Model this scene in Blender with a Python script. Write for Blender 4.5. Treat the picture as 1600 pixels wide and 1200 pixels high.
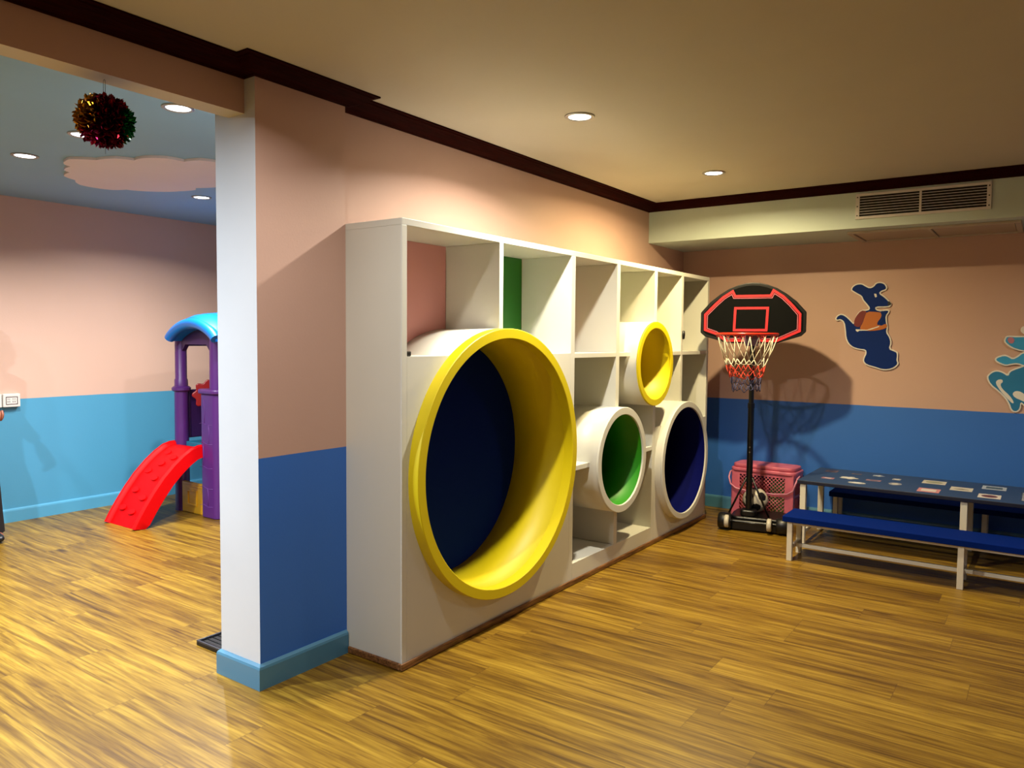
import bpy, bmesh, math, random
from mathutils import Vector, Matrix
random.seed(7)
PI = math.pi
sc = bpy.context.scene
COL = sc.collection
for o in list(bpy.data.objects):
    bpy.data.objects.remove(o, do_unlink=True)

# ------------------------------------------------------------------ camera
YAW, PIT, ROL = 0.6142, 0.0532, 0.0081
F_ = Vector((-math.sin(YAW)*math.cos(PIT), math.cos(YAW)*math.cos(PIT), -math.sin(PIT)))
R_ = Vector((math.cos(YAW), math.sin(YAW), 0)); U_ = R_.cross(F_)
R2 = R_*math.cos(ROL)+U_*math.sin(ROL); U2 = -R_*math.sin(ROL)+U_*math.cos(ROL)
cd = bpy.data.cameras.new('camera'); cam = bpy.data.objects.new('camera', cd); COL.objects.link(cam)
cd.sensor_width = 36; cd.lens = 1184.475/1600*36; cd.shift_y = -6.67/1600
cd.clip_start = 0.02
m = Matrix((R2, U2, -F_)).transposed().to_4x4(); m.translation = (0, 0, 1.5)
cam.matrix_world = m
sc.camera = cam

# ------------------------------------------------------------------ world, exposure
w = bpy.data.worlds.new('world'); sc.world = w; w.use_nodes = True
w.node_tree.nodes['Background'].inputs[0].default_value = (0.5, 0.5, 0.5, 1)
w.node_tree.nodes['Background'].inputs[1].default_value = 0.05
vs = sc.view_settings
vs.view_transform = 'Standard'; vs.look = 'None'; vs.gamma = 1.0; vs.use_curve_mapping = False
vs.exposure = 0.0
# main-room lamps: x, y, watts, colour   (ceiling height ZC)
ZC, ZC2 = 2.62, 2.60
LAMPS = [(-1.96, 3.35, 46, (1.0, .93, .80), 150), (-1.86, 4.95, 64, (1.0, .81, .44), 166),
         (-1.93, 1.62, 17, (1.0, .97, .93), 150), (0.95, 4.9, 17, (1.0, .93, .80), 150),
         (0.95, 3.3, 2, (1.0, .86, .66), 150), (0.95, 1.5, 2, (1.0, .88, .72), 150),  # unseen right-hand row, added as weak fill light
         (-1.9, -0.05, 32, (1.0, .98, .96), 150), (0.95, -0.4, 2, (1.0, .88, .70), 150)]
LAMPS2 = [(-5.155, 2.12, 56, (1, .96, .91), 150), (-3.458, 2.10, 34, (.95, .97, 1), 150), (-5.49, 3.52, 40, (1, .97, .93), 150),
          (-4.35, 2.08, 20, (.97, .97, 1), 150), (-4.35, 3.5, 24, (.95, .97, 1), 150), (-4.9, 0.5, 44, (.86, .93, 1), 160),  # the unseen lamp behind the column is added to light the room
          (-3.95, 0.25, 150, (.76, .87, 1), 172)]  # strong cool unseen lamp, placed to brighten the column's white end

# ------------------------------------------------------------------ helpers
def lin(c):
    return tuple(.78*((v/255)/12.92 if v/255 <= .04045 else ((v/255+.055)/1.055)**2.4) for v in c)
MATS = {}
def mat(name, rgb, rough=.5, metal=0., bump=.02, bscale=60., var=.04, emit=None, estr=0., coat=0., trans=0., spec=.5):
    if name in MATS: return MATS[name]
    mt = bpy.data.materials.new(name); mt.use_nodes = True; nt = mt.node_tree; b = nt.nodes['Principled BSDF']
    c = lin(rgb)
    b.inputs['Roughness'].default_value = rough; b.inputs['Metallic'].default_value = metal
    b.inputs['Coat Weight'].default_value = coat; b.inputs['Transmission Weight'].default_value = trans
    b.inputs['Specular IOR Level'].default_value = spec
    tc = nt.nodes.new('ShaderNodeTexCoord')
    nz = nt.nodes.new('ShaderNodeTexNoise'); nz.inputs['Scale'].default_value = 3.0; nz.inputs['Detail'].default_value = 3
    nt.links.new(tc.outputs['Object'], nz.inputs['Vector'])
    mx = nt.nodes.new('ShaderNodeMix'); mx.data_type = 'RGBA'
    mx.inputs[6].default_value = (*[v*(1-var) for v in c], 1); mx.inputs[7].default_value = (*[min(1, v*(1+var)) for v in c], 1)
    nt.links.new(nz.outputs['Fac'], mx.inputs[0]); nt.links.new(mx.outputs[2], b.inputs['Base Color'])
    if bump > 0:
        n2 = nt.nodes.new('ShaderNodeTexNoise'); n2.inputs['Scale'].default_value = bscale
        nt.links.new(tc.outputs['Object'], n2.inputs['Vector'])
        bp = nt.nodes.new('ShaderNodeBump'); bp.inputs['Strength'].default_value = bump*5; bp.inputs['Distance'].default_value = .002
        nt.links.new(n2.outputs['Fac'], bp.inputs['Height']); nt.links.new(bp.outputs[0], b.inputs['Normal'])
    if emit:
        b.inputs['Emission Color'].default_value = (*emit, 1); b.inputs['Emission Strength'].default_value = estr
    MATS[name] = mt
    return mt

def wallmat(name, top, low, zsplit):
    """two-colour painted wall: upper colour above the dado line, lower colour below"""
    mt = bpy.data.materials.new(name); mt.use_nodes = True; nt = mt.node_tree; b = nt.nodes['Principled BSDF']
    b.inputs['Roughness'].default_value = .55
    g = nt.nodes.new('ShaderNodeNewGeometry'); sx = nt.nodes.new('ShaderNodeSeparateXYZ')
    nt.links.new(g.outputs['Position'], sx.inputs[0])
    n3 = nt.nodes.new('ShaderNodeTexNoise'); n3.inputs['Scale'].default_value = 2.2
    nt.links.new(g.outputs['Position'], n3.inputs['Vector'])
    wob = nt.nodes.new('ShaderNodeMath'); wob.operation = 'MULTIPLY_ADD'; wob.inputs[1].default_value = .008
    nt.links.new(n3.outputs['Fac'], wob.inputs[0]); nt.links.new(sx.outputs['Z'], wob.inputs[2])
    gt = nt.nodes.new('ShaderNodeMath'); gt.operation = 'GREATER_THAN'; gt.inputs[1].default_value = zsplit+.004
    nt.links.new(wob.outputs[0], gt.inputs[0])
    mx = nt.nodes.new('ShaderNodeMix'); mx.data_type = 'RGBA'
    mx.inputs[6].default_value = (*lin(low), 1); mx.inputs[7].default_value = (*lin(top), 1)
    nt.links.new(gt.outputs[0], mx.inputs[0])
    nz = nt.nodes.new('ShaderNodeTexNoise'); nz.inputs['Scale'].default_value = 1.3; nz.inputs['Detail'].default_value = 4
    nt.links.new(g.outputs['Position'], nz.inputs['Vector'])
    mr = nt.nodes.new('ShaderNodeMapRange'); mr.inputs[3].default_value = .93; mr.inputs[4].default_value = 1.05
    nt.links.new(nz.outputs['Fac'], mr.inputs[0])
    vm = nt.nodes.new('ShaderNodeVectorMath'); vm.operation = 'SCALE'
    nt.links.new(mx.outputs[2], vm.inputs[0]); nt.links.new(mr.outputs[0], vm.inputs['Scale'])
    nt.links.new(vm.outputs[0], b.inputs['Base Color'])
    n2 = nt.nodes.new('ShaderNodeTexNoise'); n2.inputs['Scale'].default_value = 90; n2.inputs['Detail'].default_value = 4
    nt.links.new(g.outputs['Position'], n2.inputs['Vector'])
    bp = nt.nodes.new('ShaderNodeBump'); bp.inputs['Strength'].default_value = .12; bp.inputs['Distance'].default_value = .003
    nt.links.new(n2.outputs['Fac'], bp.inputs['Height']); nt.links.new(bp.outputs[0], b.inputs['Normal'])
    return mt

def floormat():
    mt = bpy.data.materials.new('laminate_floor'); mt.use_nodes = True; nt = mt.node_tree; b = nt.nodes['Principled BSDF']
    L = nt.links.new; N = nt.nodes.new
    g = N('ShaderNodeNewGeometry'); sx = N('ShaderNodeSeparateXYZ'); L(g.outputs['Position'], sx.inputs[0])
    W, LEN = .185, 1.22
    def M(op, a=None, bb=None, c=None):
        n = N('ShaderNodeMath'); n.operation = op
        for i, v in enumerate((a, bb, c)):
            if v is None: continue
            if isinstance(v, (int, float)): n.inputs[i].default_value = v
            else: L(v, n.inputs[i])
        return n.outputs[0]
    yr = M('DIVIDE', M('ADD', sx.outputs['Y'], 20.03), W); row = M('FLOOR', yr); fy = M('FRACT', yr)
    wn = N('ShaderNodeTexWhiteNoise'); wn.noise_dimensions = '1D'; L(row, wn.inputs['W'])
    xr = M('ADD', M('DIVIDE', M('ADD', sx.outputs['X'], 30), LEN), M('MULTIPLY', wn.outputs['Value'], 1.0))
    colr = M('FLOOR', xr); fx = M('FRACT', xr)
    pid = M('ADD', M('MULTIPLY', row, 17.31), M('MULTIPLY', colr, 5.77))
    w2 = N('ShaderNodeTexWhiteNoise'); w2.noise_dimensions = '1D'; L(pid, w2.inputs['W'])
    # grain coordinates, shifted per plank
    cx = N('ShaderNodeCombineXYZ')
    L(M('MULTIPLY', sx.outputs['X'], .85), cx.inputs[0]); L(M('MULTIPLY', sx.outputs['Y'], 15.0), cx.inputs[1]); L(M('MULTIPLY', w2.outputs['Value'], 57.0), cx.inputs[2])
    n1 = N('ShaderNodeTexNoise'); n1.inputs['Scale'].default_value = 1.6; n1.inputs['Detail'].default_value = 6; n1.inputs['Roughness'].default_value = .62; n1.inputs['Distortion'].default_value = .9
    L(cx.outputs[0], n1.inputs['Vector'])
    cx2 = N('ShaderNodeCombineXYZ')
    L(M('MULTIPLY', sx.outputs['X'], 3.0), cx2.inputs[0]); L(M('MULTIPLY', sx.outputs['Y'], 70.0), cx2.inputs[1]); L(M('MULTIPLY', w2.outputs['Value'], 31.0), cx2.inputs[2])
    n2 = N('ShaderNodeTexNoise'); n2.inputs['Scale'].default_value = 1.4; n2.inputs['Detail'].default_value = 4
    L(cx2.outputs[0], n2.inputs['Vector'])
    # knots
    cx3 = N('ShaderNodeCombineXYZ')
    L(M('MULTIPLY', sx.outputs['X'], 1.7), cx3.inputs[0]); L(M('MULTIPLY', sx.outputs['Y'], 5.2), cx3.inputs[1]); L(w2.outputs['Value'], cx3.inputs[2])
    vo = N('ShaderNodeTexVoronoi'); vo.inputs['Scale'].default_value = 1.0; L(cx3.outputs[0], vo.inputs['Vector'])
    knot = N('ShaderNodeMapRange'); knot.inputs[1].default_value = .02; knot.inputs[2].default_value = .14; knot.inputs[3].default_value = .55; knot.inputs[4].default_value = 0.
    L(vo.outputs['Distance'], knot.inputs[0])
    v = M('ADD', M('ADD', M('MULTIPLY', n1.outputs['Fac'], .90), M('MULTIPLY', n2.outputs['Fac'], .42)), M('MULTIPLY', w2.outputs['Value'], .12))
    v = M('SUBTRACT', v, M('MULTIPLY', knot.outputs[0], .32))
    cr = N('ShaderNodeValToRGB'); L(v, cr.inputs[0])
    e = cr.color_ramp.elements
    e[0].position = .38; e[0].color = (*lin((62, 36, 6)), 1)
    e[1].position = .92; e[1].color = (*lin((178, 142, 46)), 1)
    for p, c in ((.52, (88, 59, 12)), (.64, (117, 84, 19)), (.76, (146, 111, 30))):
        q = cr.color_ramp.elements.new(p); q.color = (*lin(c), 1)
    # seams
    ey = M('MINIMUM', fy, M('SUBTRACT', 1.0, fy)); ex = M('MINIMUM', fx, M('SUBTRACT', 1.0, fx))
    sy = M('LESS_THAN', ey, .009); sxm = M('LESS_THAN', ex, .0014)
    seam = M('MAXIMUM', sy, sxm)
    mx = N('ShaderNodeMix'); mx.data_type = 'RGBA'; L(M('MULTIPLY', seam, .45), mx.inputs[0]); L(cr.outputs[0], mx.inputs[6]); mx.inputs[7].default_value = (*lin((80, 50, 26)), 1)
    L(mx.outputs[2], b.inputs['Base Color'])
    b.inputs['Roughness'].default_value = .38; b.inputs['Specular IOR Level'].default_value = .32
    bp = N('ShaderNodeBump'); bp.inputs['Strength'].default_value = .15; bp.inputs['Distance'].default_value = .002
    L(M('SUBTRACT', n2.outputs['Fac'], seam), bp.inputs['Height']); L(bp.outputs[0], b.inputs['Normal'])
    return mt

def woodmat(name, c1, c2, axis=0, rough=.35, spec=.5):
    mt = bpy.data.materials.new(name); mt.use_nodes = True; nt = mt.node_tree; b = nt.nodes['Principled BSDF']
    tc = nt.nodes.new('ShaderNodeNewGeometry'); mp = nt.nodes.new('ShaderNodeMapping')
    s = [30, 30, 30]; s[axis] = 2; mp.inputs['Scale'].default_value = s
    nt.links.new(tc.outputs['Position'], mp.inputs[0])
    nz = nt.nodes.new('ShaderNodeTexNoise'); nz.inputs['Detail'].default_value = 5; nt.links.new(mp.outputs[0], nz.inputs['Vector'])
    cr = nt.nodes.new('ShaderNodeValToRGB'); cr.color_ramp.elements[0].color = (*lin(c1), 1); cr.color_ramp.elements[1].color = (*lin(c2), 1)
    cr.color_ramp.elements[0].position = .35; cr.color_ramp.elements[1].position = .7
    nt.links.new(nz.outputs['Fac'], cr.inputs[0]); nt.links.new(cr.outputs[0], b.inputs['Base Color'])
    b.inputs['Roughness'].default_value = rough; b.inputs['Specular IOR Level'].default_value = spec
    return mt

def box(bm, x0, x1, y0, y1, z0, z1, mi=0):
    v = [bm.verts.new(p) for p in ((x0,y0,z0),(x1,y0,z0),(x1,y1,z0),(x0,y1,z0),(x0,y0,z1),(x1,y0,z1),(x1,y1,z1),(x0,y1,z1))]
    fs = []
    for f in ((3,2,1,0),(4,5,6,7),(0,1,5,4),(1,2,6,5),(2,3,7,6),(3,0,4,7)):
        q = bm.faces.new([v[i] for i in f]); q.material_index = mi; fs.append(q)
    return fs
def obj(name, bm, m, parent=None, smooth=False, bevel=0., seg=2, loc=None, rot=None, recalc=True):
    if recalc: bmesh.ops.recalc_face_normals(bm, faces=bm.faces[:])
    me = bpy.data.meshes.new(name); bm.to_mesh(me); bm.free()
    o = bpy.data.objects.new(name, me); COL.objects.link(o)
    for k in (m if isinstance(m, (list, tuple)) else [m]): me.materials.append(k)
    if smooth:
        for p in me.polygons: p.use_smooth = True
    if bevel > 0:
        b = o.modifiers.new('bevel', 'BEVEL'); b.width = bevel; b.segments = seg; b.limit_method = 'ANGLE'; b.angle_limit = .6
    if parent: o.parent = parent
    if loc: o.location = loc
    if rot: o.rotation_euler = rot
    return o
def autosmooth(o, deg=40):
    me = o.data
    for p in me.polygons: p.use_smooth = True
    me.set_sharp_from_angle(angle=math.radians(deg))
    return o
def boxo(name, dims, m, parent=None, bevel=.002, **k):
    bm = bmesh.new(); box(bm, *dims); return obj(name, bm, m, parent, bevel=bevel, **k)
def prism(bm, pts, o, ux, uy, nrm, t, mi=0, mside=None):
    """outline pts (2-D) -> slab of thickness t, back at o, growing along nrm"""
    o, ux, uy, nrm = map(Vector, (o, ux, uy, nrm))
    a = [bm.verts.new(o+ux*p[0]+uy*p[1]) for p in pts]; b = [bm.verts.new(o+ux*p[0]+uy*p[1]+nrm*t) for p in pts]
    f1 = bm.faces.new(a); f2 = bm.faces.new(b[::-1]); f1.material_index = mi; f2.material_index = mi
    n = len(pts)
    for i in range(n):
        f = bm.faces.new((a[i], b[i], b[(i+1) % n], a[(i+1) % n])); f.material_index = mi if mside is None else mside
def tube(bm, pts, r, n=8, closed=False, cap=True, mi=0):
    pts = [Vector(p) for p in pts]; N = len(pts); rings = []
    rr = r if isinstance(r, (list, tuple)) else [r]*N
    up = Vector((0, 0, 1)); prev = None
    for i, p in enumerate(pts):
        if closed: t = pts[(i+1) % N]-pts[i-1]
        else: t = pts[min(i+1, N-1)]-pts[max(i-1, 0)]
        t.normalize()
        if prev is None:
            a = t.cross(up)
            if a.length < .1: a = t.cross(Vector((1, 0, 0)))
        else:
            a = prev - t*prev.dot(t)
            if a.length < 1e-4: a = t.cross(up)
        a.normalize(); prev = a; b = t.cross(a)
        rings.append([bm.verts.new(p+(a*math.cos(2*PI*k/n)+b*math.sin(2*PI*k/n))*rr[i]) for k in range(n)])
    for i in range(N if closed else N-1):
        A, B = rings[i], rings[(i+1) % N]
        for k in range(n):
            f = bm.faces.new((A[k], A[(k+1) % n], B[(k+1) % n], B[k])); f.smooth = True; f.material_index = mi
    if cap and not closed:
        bm.faces.new(rings[0][::-1]).material_index = mi; bm.faces.new(rings[-1]).material_index = mi
def lathe(bm, prof, n=48, c=(0,0,0), axis='z', mi=0, a0=0., a1=2*PI, closed_prof=False):
    """prof = (radius, height) list revolved about the axis through c"""
    c = Vector(c); full = abs(a1-a0-2*PI) < 1e-6; rings = []
    cnt = n if full else n+1
    for k in range(cnt):
        a = a0+(a1-a0)*k/n; ring = []
        for r, h in prof:
            if axis == 'z': p = Vector((r*math.cos(a), r*math.sin(a), h))
            elif axis == 'x': p = Vector((h, r*math.cos(a), r*math.sin(a)))
            else: p = Vector((r*math.cos(a), h, r*math.sin(a)))
            ring.append(bm.verts.new(c+p))
        rings.append(ring)
    m_ = len(prof)
    for k in range(n):
        A = rings[k]; B = rings[(k+1) % cnt]
        for j in range(m_ if closed_prof else m_-1):
            q = [A[j], B[j], B[(j+1) % m_], A[(j+1) % m_]]
            try: bm.faces.new(q).material_index = mi
            except ValueError: pass
    bmesh.ops.remove_doubles(bm, verts=bm.verts[:], dist=1e-6)
def empty(name, loc, label, cat, group=None, rz=0.):
    o = bpy.data.objects.new(name, None); COL.objects.link(o); o.location = loc; o.rotation_euler = (0, 0, rz)
    o.empty_display_size = .1
    return tag(o, label, cat, group)
def tag(o, label=None, cat=None, group=None, kind=None):
    if label: o['label'] = label
    if cat: o['category'] = cat
    if group: o['group'] = group
    if kind: o['kind'] = kind
    return o
def struct(o): o['kind'] = 'structure'; return o

# ------------------------------------------------------------------ materials
PINK = (222, 182, 163); BLUE = (56, 122, 220); BLUE2 = (84, 168, 206); CREAM = (232, 226, 208)
M_wall = wallmat('painted_wall_main', PINK, BLUE, .99)
M_wall2 = wallmat('painted_wall_side_room', (232, 194, 172), BLUE2, .99)
M_white = mat('white_plaster', (232, 234, 236), .6, bump=.05, bscale=25, var=.06)
M_ceil = mat('ceiling_paint', (206, 196, 174), .7, bump=.03)
M_ceil2 = mat('blue_ceiling_paint', (150, 192, 218), .7, bump=.03)
M_soffit = mat('pale_green_paint', (212, 226, 214), .6, bump=.03)
M_crown = woodmat('mahogany_crown', (34, 5, 2), (50, 9, 4), 1, .7, .03)
M_base = mat('baseboard_blue', (86, 146, 178), .35, bump=.0, coat=.2)
M_cloud = mat('pink_cloud_paint', (246, 232, 226), .6)
M_floor = floormat()
M_shelf = mat('cream_laminate', (236, 235, 222), .42, bump=.02, bscale=40, var=.03)
M_yellow = mat('yellow_paint', (234, 212, 0), .5, bump=.01)
M_navy = mat('navy_paint', (10, 36, 146), .9, spec=.05)
M_green = mat('green_paint', (40, 150, 12), .5)
M_dgreen = mat('dark_green_board', (34, 124, 20), .55)
M_pinkb = mat('pink_board', (242, 168, 164), .5)
M_blued = mat('deep_blue_paint', (4, 12, 96), .8, spec=.1)
M_plinth = woodmat('plinth_wood', (90, 52, 24), (160, 110, 60), 1, .35)
M_black = mat('black_plastic', (14, 14, 15), .38)
M_blackm = mat('black_metal', (10, 10, 11), .3, coat=.3)
M_red = mat('red_plastic', (234, 0, 4), .5, spec=.15)
M_purple = mat('purple_plastic', (92, 40, 120), .38, coat=.1)
M_sky = mat('sky_blue_plastic', (4, 120, 214), .35, coat=.1)
M_teal = mat('teal_plastic', (30, 120, 150), .4)
M_yelp = mat('golden_yellow_plastic', (236, 172, 22), .38)
M_emit = mat('lamp_diffuser', (255, 255, 255), .5, bump=0, emit=(1, .97, .92), estr=9.)
M_emit2 = mat('cool_lamp_diffuser', (255, 255, 255), .5, bump=0, emit=(.9, .96, 1), estr=9.)
M_trim = mat('lamp_trim', (170, 165, 155), .3, metal=.5)

# ------------------------------------------------------------------ structure
XC, XCB, YC0, YC1, XW, YF = -2.689, -2.965, 1.97, 2.459, -2.76, 6.63
XR, YB = 2.6, -3.2          # right wall, rear wall (behind the camera)
XB = -6.76                  # far wall of the side room
YE = 5.3                    # end wall of the side room
ZB = 2.4266                 # underside of the beam
XBM = -2.87
struct(boxo('floor', (XB-.15, XR+.15, YB-.15, YF+.15, -.12, 0), M_floor, bevel=0))
struct(boxo('ceiling_main_room', (XW-.06, XR+.15, YB-.15, YF+.15, ZC, ZC+.1), M_ceil, bevel=0))
struct(boxo('ceiling_side_room', (XB-.15, XW-.061, YB-.15, YF+.15, ZC2, ZC2+.12), M_ceil2, bevel=0))
struct(boxo('wall_far', (XW-.15, XR+.15, YF, YF+.15, 0, ZC), M_wall, bevel=0))
struct(boxo('wall_right', (XR, XR+.15, YB, YF, 0, ZC), M_wall, bevel=0))
struct(boxo('wall_rear', (XB, XR, YB-.15, YB, 0, ZC2), M_wall, bevel=0))
struct(boxo('wall_side_room', (XB-.15, XB, YB, YE+.15, 0, ZC2), M_wall2, bevel=0))
struct(boxo('wall_side_room_end', (XB, XW-.14, YE, YE+.15, 0, ZC2), M_wall2, bevel=0))
struct(boxo('wall_behind_shelf', (XW-.13, XW, YC1, YF, 0, ZC), M_wall, bevel=0))
# the column: pink and blue on the side facing the main room, white on its near end
bm = bmesh.new(); fs = box(bm, XCB, XC, YC0, YC1, 0, ZC)
for f in fs:
    c = f.calc_center_median()
    f.material_index = 1 if (abs(c.y-YC0) < 1e-4 or abs(c.x-XCB) < 1e-4) else 0
struct(obj('wall_column', bm, [M_wall, M_white], recalc=True))
# beam over the opening: pink face, cream underside
M_beamunder = mat('cream_plaster', (226, 212, 186), .6, bump=.05)
bm = bmesh.new(); fs = box(bm, XBM, XW, YB, YC0, ZB, ZC-.001)
for f in fs:
    if abs(f.calc_center_median().z-ZB) < 1e-4: f.material_index = 1
struct(obj('wall_beam_over_opening', bm, [M_wall, M_beamunder]))
struct(boxo('wall_near_opening', (XBM, XW, YB, -1.6, 0, ZB), M_wall, bevel=0))
# soffit (boxed duct) under the ceiling along the far wall
struct(boxo('ceiling_soffit', (XW, XR, 5.88, YF, 2.312, ZC), M_soffit, bevel=.002))

# crown moulding swept along the walls
def sweep(name, path, prof, m, closed=False):
    """path: list of (x,y); prof: (d,z) d = distance to the LEFT-hand normal of travel"""
    bm = bmesh.new(); n = len(path); rings = []
    for i in range(n):
        p = Vector(path[i])
        d0 = (p-Vector(path[i-1])).normalized() if i > 0 else None
        d1 = (Vector(path[i+1])-p).normalized() if i < n-1 else None
        if d0 is None: d0 = d1
        if d1 is None: d1 = d0
        n0 = Vector((d0.y, -d0.x)); n1 = Vector((d1.y, -d1.x)); mm = (n0+n1).normalized(); k = 1/max(.2, mm.dot(n0))
        rings.append([bm.verts.new((p.x+mm.x*k*d, p.y+mm.y*k*d, z)) for d, z in prof])
    for i in range(n-1):
        for j in range(len(prof)):
            j2 = (j+1) % len(prof)
            bm.faces.new((rings[i][j], rings[i+1][j], rings[i+1][j2], rings[i][j2]))
    bm.faces.new(rings[0][::-1]); bm.faces.new(rings[-1])
    return obj(name, bm, m)
CP = [(0, 2.566), (.014, 2.566), (.018, 2.571), (.03, 2.573), (.05, 2.578), (.072, 2.592), (.086, 2.604), (.092, 2.606), (.096, 2.612), (.115, 2.613), (.115, ZC-.0005), (0, ZC-.0005)]
struct(sweep('trim_1', [(XW, YB), (XW, YC0), (XC, YC0), (XC, YC1), (XW, YC1), (XW, 5.88), (XR, 5.88)], CP, M_crown))
BPF = [(0, 0), (.016, 0), (.016, .090), (.013, .100), (.002, .109), (0, .109)]
struct(sweep('baseboard_column', [(XCB, YC1), (XCB, YC0), (XC, YC0), (XC, YC1-.004)], BPF, M_base))
struct(sweep('baseboard_far', [(XW+.05, YF), (XR, YF)], BPF, M_base))
struct(sweep('baseboard_side_room', [(XB, YB), (XB, YE), (XW-.13, YE)], BPF, mat('baseboard_light_blue', (92, 174, 210), .4, bump=0)))
struct(sweep('baseboard_right', [(XR, YF), (XR, YB)], BPF, M_base))

# ------------------------------------------------------------------ pink cloud board on the blue ceiling
CLOUD = [(-5.025, 2.296), (-4.946, 2.288), (-4.842, 2.391), (-4.695, 2.433), (-4.649, 2.528), (-4.562, 2.521), (-4.488, 2.55), (-4.425, 2.615), (-4.42, 2.718), (-4.301, 2.751), (-4.264, 2.835), (-4.238, 2.966), (-4.37, 3.155), (-4.705, 3.37), (-4.904, 3.377), (-4.968, 3.301), (-5.123, 3.235), (-5.189, 3.277), (-5.326, 3.245), (-5.488, 3.163), (-5.581, 3.067), (-5.614, 2.988), (-5.718, 2.935), (-5.745, 2.833), (-5.724, 2.71), (-5.579, 2.61), (-5.506, 2.503), (-5.352, 2.469), (-5.312, 2.416), (-5.163, 2.388), (-5.126, 2.332)]
def lobes(pts, k=5, h=.28):
    """turn each edge of an outline into a shallow outward bulge (scalloped cloud edge)"""
    cx = sum(p[0] for p in pts)/len(pts); cy = sum(p[1] for p in pts)/len(pts); out = []
    for i in range(len(pts)):
        a = Vector(pts[i]); b = Vector(pts[(i+1) % len(pts)]); d = b-a; n = Vector((d.y, -d.x))
        if n.dot((a+b)/2-Vector((cx, cy))) < 0: n = -n
        for j in range(k):
            t = j/k; out.append(tuple(a+d*t+n*h*math.sin(PI*t)))
    return out
bm = bmesh.new(); prism(bm, lobes(CLOUD, 4, .06), (0, 0, ZC2-.0005), (1, 0, 0), (0, 1, 0), (0, 0, -1), .016)
M_edge = mat('cloud_edge', (70, 60, 62), .6)
o = obj('ceiling_cloud', bm, M_cloud); tag(o, 'pink scalloped cloud cut-out fixed to the blue ceiling of the side room', 'ceiling decoration')

# ------------------------------------------------------------------ downlights
def downlight(x, y, z, watts, col, spr, me, label, group):
    t = empty('ceiling_downlight', (x, y, z), label, 'ceiling light', group)
    bm = bmesh.new()
    lathe(bm, [(.075, 0), (.075, -.004), (.070, -.007), (.060, -.007), (.056, -.003), (.056, 0)], 40, closed_prof=True)
    autosmooth(obj('trim_ring', bm, M_trim, t), 50)
    bm = bmesh.new(); lathe(bm, [(0, -.0045), (.03, -.0045), (.0555, -.003), (.0555, -.0005), (0, -.0005)], 32)
    autosmooth(obj('diffuser', bm, me, t), 50)
    ld = bpy.data.lights.new('lamp_light', 'AREA'); ld.shape = 'DISK'; ld.size = .075; ld.energy = watts; ld.color = col; ld.spread = math.radians(spr)
    lo = bpy.data.objects.new('lamp_light', ld); COL.objects.link(lo); lo.parent = t; lo.location = (0, 0, -.009)
    return t
LAB1 = {0: 'round downlight in the beige ceiling nearer the camera, above the big yellow ring', 1: 'round downlight in the beige ceiling near the pale green soffit'}
for i, (x, y, wt, c, sp) in enumerate(LAMPS):
    downlight(x, y, ZC-.0005, wt, c, sp, M_emit, LAB1.get(i, 'unseen round fill downlight in the beige ceiling outside the photographed view'), 'downlights in the beige ceiling')
LAB2 = {0: 'round downlight left of the pink cloud on the blue ceiling', 1: 'round downlight on the blue ceiling right beside the beam, left of the column',
        2: 'round downlight behind the pink cloud, near the far wall', 3: 'round downlight partly hidden behind the hanging foil ball'}
for i, (x, y, wt, c, sp) in enumerate(LAMPS2):
    downlight(x, y, ZC2-.0005, wt, c, sp, M_emit2, LAB2.get(i, 'unseen round fill downlight in the blue ceiling hidden from the photographed view'), 'downlights in the blue ceiling')

# ------------------------------------------------------------------ air vent in the soffit face and access panel under it
M_alu = mat('pinkish_white_metal', (236, 230, 226), .4)
M_dark = mat('vent_dark', (8, 8, 8), .8)
vx0, vx1, vz0, vz1 = -1.155, -.334, 2.374, 2.552
yv = 5.88
t = empty('air_vent', ((vx0+vx1)/2, yv, vz0), 'white louvred air vent in the pale green soffit face', 'air vent')
def P(name, dims, m, par, **k):
    L = par.location; bm = bmesh.new(); box(bm, dims[0]-L.x, dims[1]-L.x, dims[2]-L.y, dims[3]-L.y, dims[4]-L.z, dims[5]-L.z)
    return obj(name, bm, m, par, **k)
P('vent_backing', (vx0+.01, vx1-.01, yv-.003, yv-.0008, vz0+.01, vz1-.01), M_dark, t)
bm = bmesh.new(); L = t.location
for d in ((vx0, vx1, yv-.012, yv-.0008, vz0, vz0+.018), (vx0, vx1, yv-.012, yv-.0008, vz1-.018, vz1), (vx0, vx0+.026, yv-.012, yv-.0008, vz0+.018, vz1-.018),
          (vx1-.026, vx1, yv-.012, yv-.0008, vz0+.018, vz1-.018), ((vx0+vx1)/2-.007, (vx0+vx1)/2+.007, yv-.012, yv-.004, vz0+.018, vz1-.018)):
    box(bm, d[0]-L.x, d[1]-L.x, d[2]-L.y, d[3]-L.y, d[4]-L.z, d[5]-L.z)
obj('vent_frame', bm, M_alu, t, bevel=.001)
for k in range(7):
    z = vz0+.034+k*(vz1-vz0-.068)/6
    bm = bmesh.new()
    for a, b in ((vx0+.026, (vx0+vx1)/2-.007), ((vx0+vx1)/2+.007, vx1-.026)):
        v = [bm.verts.new((p[0]-L.x, p[1]-L.y, p[2]-L.z)) for p in ((a, yv-.0090, z-.0020), (b, yv-.0090, z-.0020), (b, yv-.0090, z+.0020), (a, yv-.0090, z+.0020), (a, yv-.0060, z-.001), (b, yv-.0060, z-.001), (b, yv-.0060, z+.0020), (a, yv-.0060, z+.0020))]
        for f in ((0,1,2,3),(3,2,6,7),(7,6,5,4),(4,5,1,0),(0,3,7,4),(1,5,6,2)): bm.faces.new([v[i] for i in f])
    obj('louvre', bm, M_alu, t)
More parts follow.
